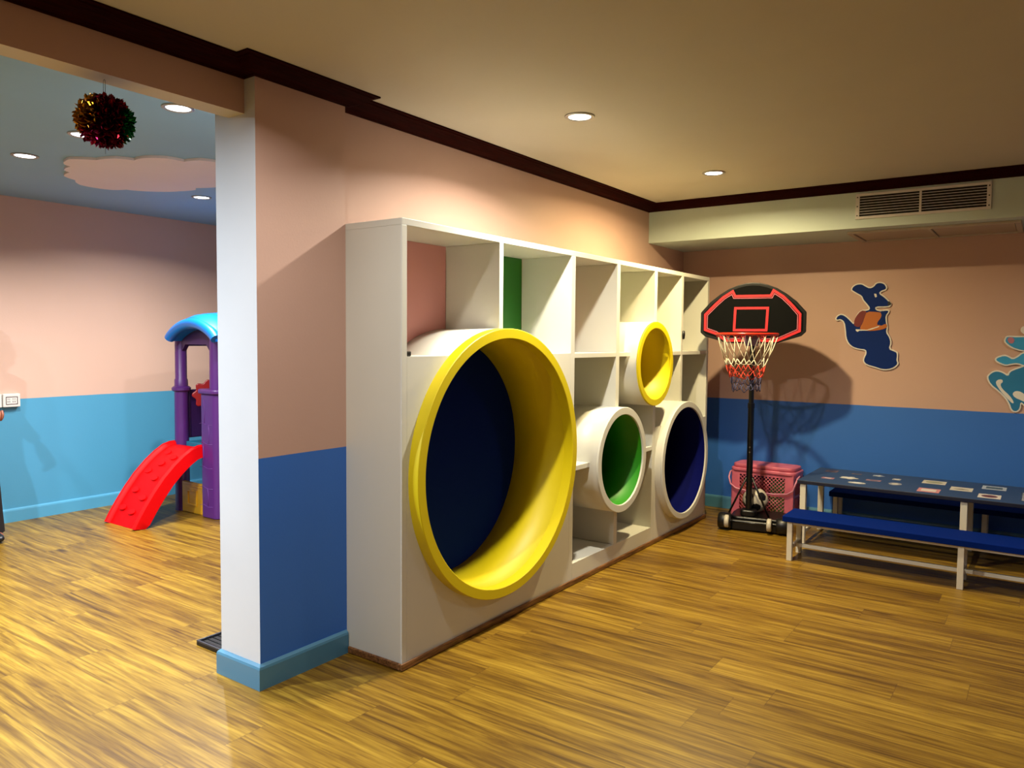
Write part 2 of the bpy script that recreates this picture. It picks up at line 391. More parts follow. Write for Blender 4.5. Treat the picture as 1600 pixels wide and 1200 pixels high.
for x in (vx0+.012, vx1-.012):
    for z in (vz0+.025, (vz0+vz1)/2, vz1-.025):
        bm = bmesh.new(); lathe(bm, [(0, -.0145), (.003, -.014), (.0045, -.012), (.0045, -.0118)], 10, (x-L.x, yv-L.y, z-L.z), 'y'); obj('screw', bm, M_dark, t)
px0, px1, py0, py1, pz = -1.24, -.17, 6.03, 6.60, 2.312
t = empty('access_panel', ((px0+px1)/2, (py0+py1)/2, pz), 'long framed access panel on the underside of the soffit', 'access panel'); L = t.location
M_pan = mat('access_panel_paint', (196, 176, 152), .5)
bm = bmesh.new()
for d in ((px0, px1, py0, py0+.03), (px0, px1, py1-.03, py1), (px0, px0+.035, py0+.03, py1-.03), (px1-.035, px1, py0+.03, py1-.03), (-.72, -.70, py0+.03, py1-.03)):
    box(bm, d[0]-L.x, d[1]-L.x, d[2]-L.y, d[3]-L.y, -.018, -.0005)
obj('panel_frame', bm, mat('panel_frame_paint', (206, 190, 170), .45), t, bevel=.003)
for a, b in ((px0+.04, -.725), (-.695, px1-.04)):
    P('panel_flap', (a, b, py0+.035, py1-.035, pz-.010, pz-.0005), M_pan, t, bevel=.002)

# ------------------------------------------------------------------ built-in shelf with round tunnels
XS, XK = -2.331, -2.715     # front plane, back
Y0, Y1, ZT = 2.459, 6.165, 2.030
shelf = empty('cubby_shelf', (XS, Y0, 0), 'long cream cubby shelving unit with round tunnels along the left wall', 'shelving unit')
def S(name, x0, x1, y0, y1, z0, z1, m=M_shelf, par=shelf, bevel=.0015):
    bm = bmesh.new(); box(bm, x0-XS, x1-XS, y0-Y0, y1-Y0, z0, z1); return obj(name, bm, m, par, bevel=bevel)
RINGS = {'big': (3.2, .856, .700, .648), 'green': (4.511, .709, .349, .300), 'blue': (5.592, .571, .457, .412), 'yel': (5.0, 1.334, .299, .252)}
def cuts(lo, hi, axis, at, half):
    """intervals of a board running along y (axis 'y', at height z) or z (axis 'z', at y) outside the tubes"""
    segs = [(lo, hi)]
    for yc, zc, r, ri in RINGS.values():
        c0, c1 = (zc, yc) if axis == 'y' else (yc, zc)
        d = abs(at-c0)
        rr = (r+ri)/2
        if d < rr:
            h = math.sqrt(rr*rr-d*d); new = []
            for a, b in segs:
                if c1-h > a and c1-h < b: new.append((a, c1-h))
                elif c1-h >= b: new.append((a, b)); continue
                if c1+h < b: new.append((max(a, c1+h), b))
                if c1+h < a: pass
            segs = [s for s in new if s[1]-s[0] > .004]
    return segs
S('side_panel', XK, XS, Y0, Y0+.033, 0, ZT-.03)
S('side_panel', XK, XS, Y1-.035, Y1, 0, ZT-.03)
S('top_panel', XK, XS, Y0, Y1, ZT-.03, ZT)
divs = [(3.186, 3.220), (3.916, 3.961), (4.500, 4.546), (5.088, 5.132), (5.581, 5.619)]
eps = .0012
for i, (a, b) in enumerate(divs):
    for s in cuts(0.002, ZT-.0305, 'z', (a+b)/2, 0):
        zlo = s[0]
        if i == 0 and s[0] < .5: continue          # behind the solid front panel
        if i == 4 and s[0] < .1: continue
        if i == 2 and s[0] < .1: s = (.1305, s[1])
        S('divider', XK+.022, XS, a, b, s[0], s[1])
# horizontal boards
for s in cuts(3.962, Y1-.036, 'y', 1.405, 0): 
    for (a, b) in [s]:
        # split at the dividers so nothing overlaps
        edges = [a]+[e for d in divs for e in d if a < e < b]+[b]
        edges = sorted(edges)
        for k in range(len(edges)-1):
            mid = (edges[k]+edges[k+1])/2
            if any(d[0] < mid < d[1] for d in divs): continue
            S('shelf_board', XK+.022, XS-.001, edges[k]+.0005, edges[k+1]-.0005, 1.390, 1.419)
for s in cuts(3.962, 5.087, 'y', .715, 0):
    edges = sorted([s[0]]+[e for d in divs for e in d if s[0] < e < s[1]]+[s[1]])
    for k in range(len(edges)-1):
        mid = (edges[k]+edges[k+1])/2
        if any(d[0] < mid < d[1] for d in divs): continue
        S('shelf_board', XK+.022, XS-.001, edges[k]+.0005, edges[k+1]-.0005, .700, .730)
# lowest floor boards, toe band
for a, b in ((3.962, 4.499), (4.547, 5.087)):
    S('shelf_board', XK+.022, XS-.016, a, b, .105, .130)
S('toe_panel', XS-.015, XS, 3.9615, 5.0875, 0, .130)
def holed_panel(name, y0, y1, z0, z1, yc, zc, r):
    """front panel whose upper edge is broken by the round opening"""
    a0 = math.asin((z1-zc)/r); n = 110
    pts = [(y0, z0), (y1, z0), (y1, z1)]
    for k in range(n+1):
        a = a0-(PI+2*a0)*k/n
        pts.append((yc+r*math.cos(a), zc+r*math.sin(a)))
    pts.append((y0, z1))
    bm = bmesh.new(); prism(bm, [(p[0]-Y0, p[1]) for p in pts], (-.018, 0, 0), (0, 1, 0), (0, 0, 1), (1, 0, 0), .018)
    return obj(name, bm, M_shelf, shelf)
holed_panel('front_panel', Y0+.0335, 3.9155, 0, 1.419, *RINGS['big'][:2], .690)
holed_panel('front_panel', 5.1325, Y1-.0355, 0, .865, *RINGS['blue'][:2], .449)
S('divider', XK+.022, XS, 5.088, 5.132, 0, .02)
# coloured back panels
backs = [(Y0+.0335, 3.186-.0005, M_pinkb, 'pink back panel'), (3.2205, 3.9155, M_dgreen, 'green back panel'), (3.9615, 4.4995, M_pinkb, 'pink back panel'),
         (4.5465, 5.0875, mat('pale_green_board', (206, 214, 170), .5), None), (5.1325, 5.5805, mat('pale_yellow_board', (236, 214, 120), .5), None), (5.6195, Y1-.0355, mat('olive_board', (120, 100, 50), .5), None)]
for a, b, mm, lb in backs:
    o = S('back_panel', XK+.001, XK+.0215, a, b, 1.4195, ZT-.0305, mm)
    if lb: o['label'] = lb
S('back_panel', XK+.001, XK+.0215, Y0+.0335, Y1-.0355, .001, 1.419)
# the little hook on the front edge of the last divider
bm = bmesh.new(); lathe(bm, [(0, -.035), (.010, -.03), (.014, 0), (.010, .03), (0, .035)], 16, (.006, 5.612-Y0, 1.545))
o = obj('edge_hook', bm, M_black, shelf, smooth=True); o['label'] = 'small black oval hook'
# wooden strip around the foot
for nm, d in (('plinth_strip', (XS, XS+.014, Y0-.014, Y1, 0, .034)), ('plinth_strip', (XC+.017, XS, Y0-.014, Y0, 0, .034))):
    S(nm, *d, m=M_plinth, bevel=.008)
# tunnels
XF = -2.27
XBK = XK+.0225
def tunnel(key, m_in, m_rim, m_out, m_disc, label, rd=.012):
    yc, zc, r, ri = RINGS[key]; c = (0, yc-Y0, zc)
    root = None
    bm = bmesh.new(); e = .003
    xf = XF-XS; xb = XBK-XS
    # outer skin
    lathe(bm, [(r-.0005, xb), (r-.0005, xf-rd)], 128, c, 'x')
    o = autosmooth(obj('tunnel', bm, m_out, shelf), 40); o['label'] = label
    sol = o.modifiers.new('s', 'SOLIDIFY'); sol.thickness = .006; sol.offset = -1 
    # inner lining
    bm = bmesh.new(); lathe(bm, [(ri+.0005, xb), (ri+.0005, xf-rd-.0002)], 128, c, 'x')
    q = autosmooth(obj('lining', bm, m_in, o), 40); sol = q.modifiers.new('s', 'SOLIDIFY'); sol.thickness = .006; sol.offset = 1
    # rim
    bm = bmesh.new()
    lathe(bm, [(r, xf-rd), (r, xf-e), (r-e, xf), (ri+e, xf), (ri, xf-e), (ri, xf-rd)], 160, c, 'x', closed_prof=True)
    q = autosmooth(obj('rim', bm, m_rim, o), 25)
    bm = bmesh.new(); lathe(bm, [(0, xb+.001), (ri-.001, xb+.001), (ri-.001, xb+.006), (0, xb+.006)], 96, c, 'x')
    obj('back_disc', bm, m_disc, o)
    return o
tunnel('big', M_yellow, M_yellow, M_shelf, M_navy, 'largest round tunnel, yellow inside with a navy back', .0605)
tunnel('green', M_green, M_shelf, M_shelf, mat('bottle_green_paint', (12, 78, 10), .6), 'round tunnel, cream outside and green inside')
tunnel('blue', M_blued, M_shelf, M_shelf, M_navy, 'round tunnel, cream rim and dark blue inside')
tunnel('yel', M_yellow, M_yellow, M_shelf, M_yellow, 'smallest round tunnel with yellow rim and yellow inside')
# floor of the top-left cubbies stops at the tunnel; a small black block lies in the near corner
S('shelf_board', XK+.022, XS-.019, Y0+.0335, 2.78, 1.400, 1.419)
S('shelf_board', XK+.022, XS-.019, 3.62, 3.9155, 1.400, 1.419)
bm = bmesh.new(); box(bm, -.025, .025, -.022, .022, 0, .024)
tag(obj('plastic_block', bm, M_black, bevel=.005, loc=(-2.375, 2.520, 1.4192)), 'small black plastic block lying in the pink-backed corner cubby', 'block')

# ------------------------------------------------------------------ basketball stand
AN = math.radians(11)
bs = empty('basketball_stand', (-1.905, 6.0, 0), 'black portable basketball hoop with red lined backboard beside the shelf', 'basketball hoop', rz=AN)
# local frame: +x right, -y front
def rbox(bm, x0, x1, y0, y1, z0, z1, r, n=5):
    pts = []
    for cx_, cy_, a0 in ((x1-r, y1-r, 0), (x0+r, y1-r, PI/2), (x0+r, y0+r, PI), (x1-r, y0+r, 1.5*PI)):
        for k in range(n+1):
            a = a0+PI/2*k/n; pts.append((cx_+r*math.cos(a), cy_+r*math.sin(a)))
    prism(bm, pts, (0, 0, z0), (1, 0, 0), (0, 1, 0), (0, 0, 1), z1-z0)
bm = bmesh.new(); rbox(bm, -.15, .30, -.10, .29, .006, .085, .05)
rbox(bm, -.125, .275, -.07, .26, .085, .108, .05)
rbox(bm, -.06, .06, -.055, .06, .108, .16, .03)
autosmooth(obj('water_base', bm, M_black, bs, bevel=.012), 35)
# rounded wheel housings with white wheels
for x in (-.17, .27):
    bm = bmesh.new(); lathe(bm, [(0, -.052), (.055, -.05), (.066, -.035), (.066, .035), (.055, .05), (0, .052)], 24, (x+.0, -.085, .068), 'x')
    h = autosmooth(obj('wheel_housing', bm, M_black, bs), 50)
for x in (-.150, .170):
    bm = bmesh.new(); lathe(bm, [(.012, -.017), (.044, -.017), (.050, -.011), (.050, .011), (.044, .017), (.012, .017)], 28, (x, -.120, .074), 'x', closed_prof=True)
    w_ = autosmooth(obj('wheel', bm, mat('wheel_white', (222, 214, 196), .4), bs), 50); w_['label'] = 'white plastic wheel'
    bm = bmesh.new(); lathe(bm, [(0, -.022), (.0115, -.022), (.0115, .022), (0, .022)], 16, (x, -.120, .074), 'x')
    obj('hub', bm, M_blackm, w_)
bm = bmesh.new(); tube(bm, [(-.17, -.120, .074), (.27, -.120, .074)], .006); obj('axle', bm, M_blackm, bs)
bm = bmesh.new(); tube(bm, [(0, 0, .15), (0, 0, 1.0)], .024, 20)
o = autosmooth(obj('pole', bm, M_blackm, bs), 50)
bm = bmesh.new(); tube(bm, [(0, 0, .98), (0, 0, 1.62)], .020, 20); tube(bm, [(0, 0, .97), (0, 0, 1.01)], .027, 20)
autosmooth(obj('upper_pole', bm, M_blackm, bs), 50)
for z in (.62, .66):
    bm = bmesh.new(); lathe(bm, [(0, -.028), (.005, -.0275), (.006, -.024)], 12, (0, 0, z), 'y')
    obj('pole_bolt', bm, mat('steel', (170, 170, 170), .3, metal=.9), bs)
for s in (-1, 1):
    bm = bmesh.new(); tube(bm, [(s*.018, 0, .42), (s*.155, -.01 if s > 0 else .0, .11)], .008, 10)
    obj('brace', bm, M_blackm, bs)
# backboard
uv = lambda q: ((q[0]-542)/1095, 1.956-(q[1]-118)/1095)
def arcpts(a, b, c, n=6):      # quadratic through three points
    return [tuple((1-t)*(1-2*t)*a[i]+4*t*(1-t)*b[i]+t*(2*t-1)*c[i] for i in (0, 1)) for t in [k/n for k in range(n)]]
ob = [(110, 370)]+[(190, 280), (270, 215), (345, 168), (420, 138), (485, 122), (542, 118), (600, 122), (665, 138), (740, 168), (815, 215), (895, 280)]+[(975, 370), (975, 535), (940, 570), (740, 635), (345, 635), (150, 580), (110, 545)]
M_bb = mat('backboard_face', (7, 8, 8), .7, spec=.1)
YBB = -.062
bm = bmesh.new(); prism(bm, [uv(q) for q in ob], (0, YBB, 0), (1, 0, 0), (0, 0, 1), (0, -1, 0), .022)
bb = obj('backboard', bm, M_black, bs, bevel=.006)
def inset(pts, d):
    n = len(pts); A = sum(pts[i][0]*pts[(i+1) % n][1]-pts[(i+1) % n][0]*pts[i][1] for i in range(n)); sg = 1 if A > 0 else -1
    out = []
    for i in range(n):
        p = Vector(pts[i]); a = (p-Vector(pts[i-1])).normalized(); b = (Vector(pts[(i+1) % n])-p).normalized()
        na = Vector((-a.y, a.x))*sg; nb = Vector((-b.y, b.x))*sg; mm = na+nb
        if mm.length < .3: mm = na
        mm.normalize(); k = min(1.6, 1/max(.4, mm.dot(na))); out.append(tuple(p+mm*d*k))
    return out
bm = bmesh.new(); prism(bm, inset([uv(q) for q in ob], .022), (0, YBB-.022, 0), (1, 0, 0), (0, 0, 1), (0, -1, 0), .003)
obj('board_face', bm, M_bb, bb)
M_redl = mat('red_line', (226, 42, 52), .45); M_pkl = mat('pink_line', (214, 120, 140), .45)
def ribbon(bm, pts, wdt, y0, th, closed=True):
    a = inset(pts, -wdt/2); b = inset(pts, wdt/2); n = len(pts)
    for i in range(n if closed else n-1):
        j = (i+1) % n; q = [a[i], a[j], b[j], b[i]]
        lo = [bm.verts.new((p[0], y0, p[1])) for p in q]; hi = [bm.verts.new((p[0], y0-th, p[1])) for p in q]
        bm.faces.new(lo); bm.faces.new(hi)
        for k in range(4): bm.faces.new((lo[k], lo[(k+1) % 4], hi[(k+1) % 4], hi[k]))
ln = [(150, 388), (150, 520), (240, 552), (330, 612), (745, 612), (925, 528), (925, 388), (850, 300), (790, 240), (712, 188), (690, 232), (398, 232), (378, 190), (300, 240), (235, 300)]
bm = bmesh.new(); ribbon(bm, [uv(q) for q in ln], .019, YBB-.0253, .002); obj('border_line', bm, M_redl, bb)
bm = bmesh.new(); ribbon(bm, inset([uv(q) for q in ln], .017), .005, YBB-.0253, .002); obj('border_line', bm, M_pkl, bb)
sq = [(403, 335), (668, 335), (660, 522), (396, 522)]
bm = bmesh.new(); ribbon(bm, [uv(q) for q in sq], .019, YBB-.0253, .002); obj('target_square', bm, M_redl, bb)
bm = bmesh.new(); box(bm, -.05, .05, YBB-.001, .03, 1.50, 1.60); box(bm, -.03, .03, YBB-.001, .028, 1.62, 1.66)
obj('mounting_bracket', bm, M_blackm, bs, bevel=.004)
# rim and net
ZR, RR = 1.553, .218; YR = YBB-.03-.06-RR
M_rim = mat('rim_red', (232, 46, 26), .3, coat=.3)
bm = bmesh.new(); N_ = 64
tube(bm, [(RR*math.cos(2*PI*k/N_), YR+RR*math.sin(2*PI*k/N_), ZR) for k in range(N_)], .009, 12, closed=True)
for s in (-1, 1): tube(bm, [(s*.05, YBB-.028, ZR-.045), (s*.10, YR+RR*.88, ZR-.004)], .006, 8)
rim = autosmooth(obj('rim', bm, M_rim, bs), 60)
bm = bmesh.new(); box(bm, -.05, .05, YBB-.034, YBB-.026, ZR-.09, ZR+.01); box(bm, -.045, .045, YR+RR*.93, YBB-.03, ZR-.006, ZR+.004)
obj('rim_plate', bm, mat('mauve_plate', (120, 90, 120), .4), rim, bevel=.003)
for k in range(12):
    bm = bmesh.new(); a = 2*PI*k/12; c = Vector((RR*math.cos(a), YR+RR*math.sin(a), ZR-.010)); d = Vector((-math.sin(a), math.cos(a), 0))
    tube(bm, [c-d*.016+Vector((0, 0, .005)), c-d*.010-Vector((0, 0, .012)), c+d*.010-Vector((0, 0, .012)), c+d*.016+Vector((0, 0, .005))], .0028, 6)
    obj('net_hook', bm, M_rim, rim)
lv = [(ZR-.018, .214, 0), (1.365, .160, .5), (1.318, .142, 0), (1.272, .125, .5), (1.228, .112, 0), (1.180, .102, .5), (1.128, .098, 0)]
def lp(i, k):
    z, r, off = lv[i]; a = 2*PI*(k+off)/12; rn = random.Random(i*100+k % 12)
    return Vector((r*math.cos(a)+rn.uniform(-.006, .006), YR+r*math.sin(a)+rn.uniform(-.006, .006), z+rn.uniform(-.01, .01)*(i > 0)))
for seg, mm, nm, rad in (((0, 1), mat('net_white', (240, 230, 205), .7), 'net_upper', .0034), ((2, 3), mat('net_red', (214, 60, 40), .7), 'net_middle', .0032), ((4, 5), mat('net_blue', (62, 60, 98), .7), 'net_lower', .0032)):
    bm = bmesh.new()
    for i in seg:
        off = lv[i][2]
        for k in range(12):
            a = lp(i, k)
            for dk in ((0, -1) if off == 0 else (0, 1)):
                b = lp(i+1, (k+dk) % 12); mid = (a+b)/2+Vector((0, 0, -.012)); tube(bm, [a, mid, b], rad, 6)
    o = obj(nm, bm, mm, rim); o['label'] = {'net_upper': 'white net cords', 'net_middle': 'red net cords', 'net_lower': 'blue net cords'}[nm]

# ------------------------------------------------------------------ football behind the pole
bm = bmesh.new(); bmesh.ops.create_icosphere(bm, subdivisions=5, radius=.1)
ph = (1+5**.5)/2; ico = []
for a in (-1, 1):
    for b in (-ph, ph): ico += [Vector((0, a, b)), Vector((a, b, 0)), Vector((b, 0, a))]
ico = [v.normalized() for v in ico]
mrot = Matrix.Rotation(.5, 3, 'X') @ Matrix.Rotation(.9, 3, 'Z')
for f in bm.faces:
    c = (mrot @ f.calc_center_median()).normalized(); dd = sorted((c.angle(v) for v in ico))
    f.material_index = 1 if dd[0] < .34+.03*math.cos(0) else 0
o = obj('football', bm, [mat('ball_white', (224, 216, 196), .4), mat('ball_black', (16, 16, 18), .4)], smooth=True, loc=(-1.900, 6.150, .2095))
tag(o, 'white football with black pentagons lying behind the hoop pole', 'ball')

# ------------------------------------------------------------------ pink lidded basket with toys
M_pb = mat('pink_plastic', (240, 122, 146), .4); M_ph = mat('pale_pink_plastic', (248, 160, 186), .35)
bk = empty('plastic_basket', (-1.905, 6.47, 0), 'pink lattice plastic basket with lid and handle standing behind the hoop', 'basket', rz=math.radians(-2))
hw, hd, H = .26, .125, .41
bm = bmesh.new()
def lattice_wall(bm, p0, p1, z0, z1, wins, th=.006, fr=.0):
    """wall from p0 to p1 (plan) with diamond-lattice windows [(u0,u1,z0,z1)]"""
    p0 = Vector((*p0, 0)); p1 = Vector((*p1, 0)); d = (p1-p0); Lw = d.length; d.normalize(); n = Vector((d.y, -d.x, 0))
    def slab(u0, u1, a, b):
        v = []
        for (u, z) in ((u0, a), (u1, a), (u1, b), (u0, b)):
            for s in (0, th): v.append(bm.verts.new(p0+d*u+n*(-s)+Vector((0, 0, z))))
        for f in ((0, 2, 4, 6), (1, 7, 5, 3), (0, 1, 3, 2), (2, 3, 5, 4), (4, 5, 7, 6), (6, 7, 1, 0)): bm.faces.new([v[i] for i in f])
    us = sorted({0, Lw, *[w_[0] for w_ in wins], *[w_[1] for w_ in wins]}); zs = sorted({z0, z1, *[w_[2] for w_ in wins], *[w_[3] for w_ in wins]})
    for i in range(len(us)-1):
        for j in range(len(zs)-1):
            mu, mz = (us[i]+us[i+1])/2, (zs[j]+zs[j+1])/2
            if any(w_[0] < mu < w_[1] and w_[2] < mz < w_[3] for w_ in wins): continue
            slab(us[i], us[i+1], zs[j], zs[j+1])
    for u0, u1, a, b in wins:
        st = .031; k = -(b-a)
        while k < u1-u0:
            for sgn in (1, -1):
                pts = []
                for q in (0, 1):
                    pass
                # line u = u0+k+s, z = a+s (sgn 1) or z = b-s
                s0 = max(0, -k); s1 = min(b-a, u1-u0-k)
                if s1-s0 > .003:
                    A = (u0+k+s0, a+s0 if sgn > 0 else b-s0); B = (u0+k+s1, a+s1 if sgn > 0 else b-s1)
                    tube(bm, [p0+d*A[0]-n*th/2+Vector((0, 0, A[1])), p0+d*B[0]-n*th/2+Vector((0, 0, B[1]))], .0026, 5)
            k += st
wf = [(.07, .45, .05, .215), (.07, .45, .235, .375)]; ws = [(.04, .21, .05, .215), (.04, .21, .235, .375)]
lattice_wall(bm, (-hw, -hd), (hw, -hd), .008, H, wf); lattice_wall(bm, (hw, -hd), (hw, hd), .008, H, ws)
lattice_wall(bm, (hw, hd), (-hw, hd), .008, H, wf); lattice_wall(bm, (-hw, hd), (-hw, -hd), .008, H, ws)
rbox(bm, -hw+.006, hw-.006, -hd+.006, hd-.006, .0, .01, .03)
obj('basket_body', bm, M_pb, bk)
bm = bmesh.new(); rbox(bm, -hw-.012, hw+.012, -hd-.012, hd+.012, H-.012, H+.02, .05); rbox(bm, -hw+.0, hw-.0, -hd+.0, hd-.0, H+.02, H+.052, .06)
autosmooth(obj('lid', bm, M_pb, bk, bevel=.010, seg=3), 35)
bm = bmesh.new()
hp = [(-hw-.018, -.03, H-.02), (-hw-.022, -.10, H-.03), (-hw-.018, -hd-.016, H-.07), (-hw-.002, -hd-.020, H-.125), (-hw+.045, -hd-.020, H-.158), (-.1, -hd-.020, H-.172), (.1, -hd-.020, H-.172), (hw-.045, -hd-.020, H-.158), (hw+.002, -hd-.020, H-.125), (hw+.018, -hd-.016, H-.07), (hw+.022, -.10, H-.03), (hw+.018, -.03, H-.02)]
tube(bm, hp, .007, 10); o = autosmooth(obj('handle', bm, M_ph, bk), 60); o['label'] = 'pale pink handle'
TOY = [('green', (70, 140, 70), 'green toy block showing through the upper right of the pink basket', .10, .05, .0), ('red', (150, 60, 60), 'red toy block showing through the middle of the pink basket', .0, .05, 0),
       ('lime', (120, 170, 80), 'pale green toy block at the lower right inside the pink basket', .11, 0, 1), ('orange', (220, 120, 50), 'orange toy block at the far left inside the pink basket', -.13, .02, 0)]
zt = {0: .0, 1: 0}
for i, (nm, c, lb, x, dy, k) in enumerate([(a, b, c_, d_, e_, f_) for a, b, c_, d_, e_, f_ in TOY]):
    pos = [(-1.905+.13, 6.462, .2105), (-1.905-.03, 6.47, .012), (-1.905+.13, 6.462, .012), (-1.905-.165, 6.48, .012)][i]
    sz = [(.16, .15, .15), (.13, .15, .32), (.16, .15, .197), (.12, .13, .30)][i]
    bm = bmesh.new(); box(bm, -sz[0]/2, sz[0]/2, -sz[1]/2, sz[1]/2, 0, sz[2])
    o = obj('toy_block', bm, mat('toy_'+nm, c, .5), bevel=.012, loc=pos)
    if i == 0: o.location.z = .012+.197+.0005
    tag(o, lb, 'toy', None)

# ------------------------------------------------------------------ low table and benches
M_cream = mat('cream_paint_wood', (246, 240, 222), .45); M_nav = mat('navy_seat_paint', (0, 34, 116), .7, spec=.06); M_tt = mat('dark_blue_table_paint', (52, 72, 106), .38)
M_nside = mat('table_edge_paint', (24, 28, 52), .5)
def legset(par, xs, y0, y1, ztop, w_, rail_z=.085, rail_y=None, L=None):
    for x in xs:
        for y in (y0, y1):
            bm = bmesh.new(); box(bm, x-w_/2, x+w_/2, y-w_/2, y+w_/2, 0, ztop-.0004); obj('leg', bm, M_cream, par, bevel=.002)
        bm = bmesh.new(); box(bm, x-.011, x+.011, y0+w_/2, y1-w_/2, rail_z-.012, rail_z+.012); obj('cross_rail', bm, M_cream, par, bevel=.0015)
    ym = (y0+y1)/2
    for a, b in zip(xs[:-1], xs[1:]):
        bm = bmesh.new(); box(bm, a+.011, b-.011, ym-.011, ym+.011, rail_z-.012, rail_z+.012); obj('stretcher', bm, M_cream, par, bevel=.0015)
def bench(x0, x1, y0, y1, zt_, label, rz=0, aprons=True):
    t = empty('bench', (x0, y0, 0), label, 'bench', 'low blue benches at the table', rz)
    d = y1-y0
    xs = [.047, 1.06, 2.07]
    bm = bmesh.new(); box(bm, 0, x1-x0, 0, d, zt_-.038, zt_); obj('seat', bm, M_nav, t, bevel=.003)
    legset(t, xs, .028, d-.032, zt_-.038, .034)
    for y in ((.03, d-.03) if aprons else ()):
        for a, b in zip(xs[:-1], xs[1:]):
            bm = bmesh.new(); box(bm, a+.017, b-.017, y-.009, y+.009, zt_-.056, zt_-.0385); obj('apron', bm, M_cream, t, bevel=.001)
    return t
bench(-1.443, .72, 5.278, 5.577, .306, 'low blue bench with cream legs, in front of the table', 0)
bench(-1.385, .78, 6.375, 6.60, .306, 'low blue bench behind the table against the wall', 0, False)
tb = empty('low_table', (-1.477, 5.765, 0), 'long low dark blue table with stickers on top and cream legs', 'table'); TL = tb.location
TX1 = .66
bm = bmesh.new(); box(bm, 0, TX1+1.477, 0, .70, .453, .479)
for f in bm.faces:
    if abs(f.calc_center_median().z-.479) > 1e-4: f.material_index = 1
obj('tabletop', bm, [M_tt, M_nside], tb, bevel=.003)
# legs stand clear of the rear bench
legset(tb, [.04, 1.065, 2.08], .030, .578, .453, .040, .09)
# stickers: x, y, w, d, frame colour, picture colour
C1, C2, C3, C4 = (226, 218, 200), (222, 150, 150), (196, 206, 220), (232, 222, 214)
ST = [(-1.356, 6.327, .09, .10, (120, 96, 96), (90, 80, 90), 'faint pink sticker in the far left corner'), (-1.31, 5.986, .085, .07, (170, 120, 130), (200, 190, 200), 'small pink sticker near the left end'),
      (-1.185, 6.091, .12, .10, (216, 214, 208), (236, 236, 230), 'white cloud shaped sticker'), (-1.171, 6.308, .07, .05, (110, 100, 108), (90, 90, 100), 'faint grey sticker'),
      (-1.095, 5.911, .12, .075, (200, 200, 200), (236, 236, 236), 'white oval sticker near the front edge'), (-1.02, 6.321, .08, .08, (150, 160, 180), (214, 220, 226), 'pale star shaped sticker'),
      (-1.015, 6.092, .10, .06, (170, 130, 140), (120, 100, 110), 'thin pink sticker'), (-.882, 6.243, .055, .07, (180, 180, 186), (220, 216, 210), 'small pale sticker'),
      (-.862, 6.037, .085, .11, (160, 160, 170), (214, 210, 200), 'pale grey sticker with a round picture'), (-.639, 6.279, .15, .15, C1, (180, 176, 140), 'framed cream card'),
      (-.635, 5.919, .135, .155, C2, C4, 'card with a pink frame'), (-.454, 6.108, .135, .15, C1, (150, 140, 120), 'plain white card'),
      (-.269, 6.293, .145, .15, C3, (90, 108, 120), 'card with a pale blue frame'), (-.279, 5.936, .13, .155, C4, (110, 60, 60), 'card with a pinkish white frame and dark picture'),
      (-.03, 6.066, .16, .36, (60, 74, 98), (214, 214, 214), 'striped white sticker'), (.16, 6.25, .14, .15, C1, (120, 130, 90), 'cream card'), (.15, 5.93, .14, .15, C2, C4, 'card with a pink frame')]
for i, (x, y, w_, d_, c1, c2, lb) in enumerate(ST):
    z = .4791; X, Y = x-TL.x, y-TL.y
    bm = bmesh.new()
    if 'oval' in lb or 'cloud' in lb or 'star' in lb or 'round' in lb:
        pts = []
        k_ = 5 if 'cloud' in lb else (5 if 'star' in lb else 0)
        for k in range(40):
            a = 2*PI*k/40; r = 1+.16*math.cos(k_*a) if k_ else 1.; pts.append((w_/2*r*math.cos(a), d_/2*r*math.sin(a)))
    else: pts = [(-w_/2, -d_/2), (w_/2, -d_/2), (w_/2, d_/2), (-w_/2, d_/2)]
    prism(bm, pts, (X, Y, z), (1, 0, 0), (0, 1, 0), (0, 0, 1), .0006)
    o = obj('sticker', bm, mat('sticker_%d_%d_%d' % c1, c1, .5, bump=0), tb); o['label'] = lb
    if 'striped' in lb:
        bm = bmesh.new()
        for q in range(7):
            yy = -d_/2+.02+q*.048; prism(bm, [(-w_/2+.01, yy), (w_/2-.01, yy+.012), (w_/2-.01, yy+.034), (-w_/2+.01, yy+.022)], (X, Y, z+.0007), (1, 0, 0), (0, 1, 0), (0, 0, 1), .0004)
        obj('stripes', bm, mat('sticker_white', c2, .5, bump=0), o)
    else:
        bm = bmesh.new(); s = .62 if 'card' in lb else .55
        if 'card' in lb and 'plain' not in lb:
            pts = [(.36*w_*math.cos(2*PI*k/24), .30*d_*math.sin(2*PI*k/24)) for k in range(24)] if i % 2 else [(-w_*.34, -d_*.27), (w_*.34, -d_*.27), (w_*.34, d_*.27), (-w_*.34, d_*.27)]
        elif 'plain' in lb: pts = [(-w_*.35, -d_*.1), (-.0, d_*.12), (w_*.35, -d_*.12), (w_*.3, -d_*.2), (-w_*.3, -d_*.18)]
        else: pts = [(p[0]*s, p[1]*s) for p in pts]
        prism(bm, pts, (X, Y, z+.0007), (1, 0, 0), (0, 1, 0), (0, 0, 1), .0004)
        obj('picture', bm, mat('sticker_%d_%d_%d' % c2, c2, .5, bump=0), o)

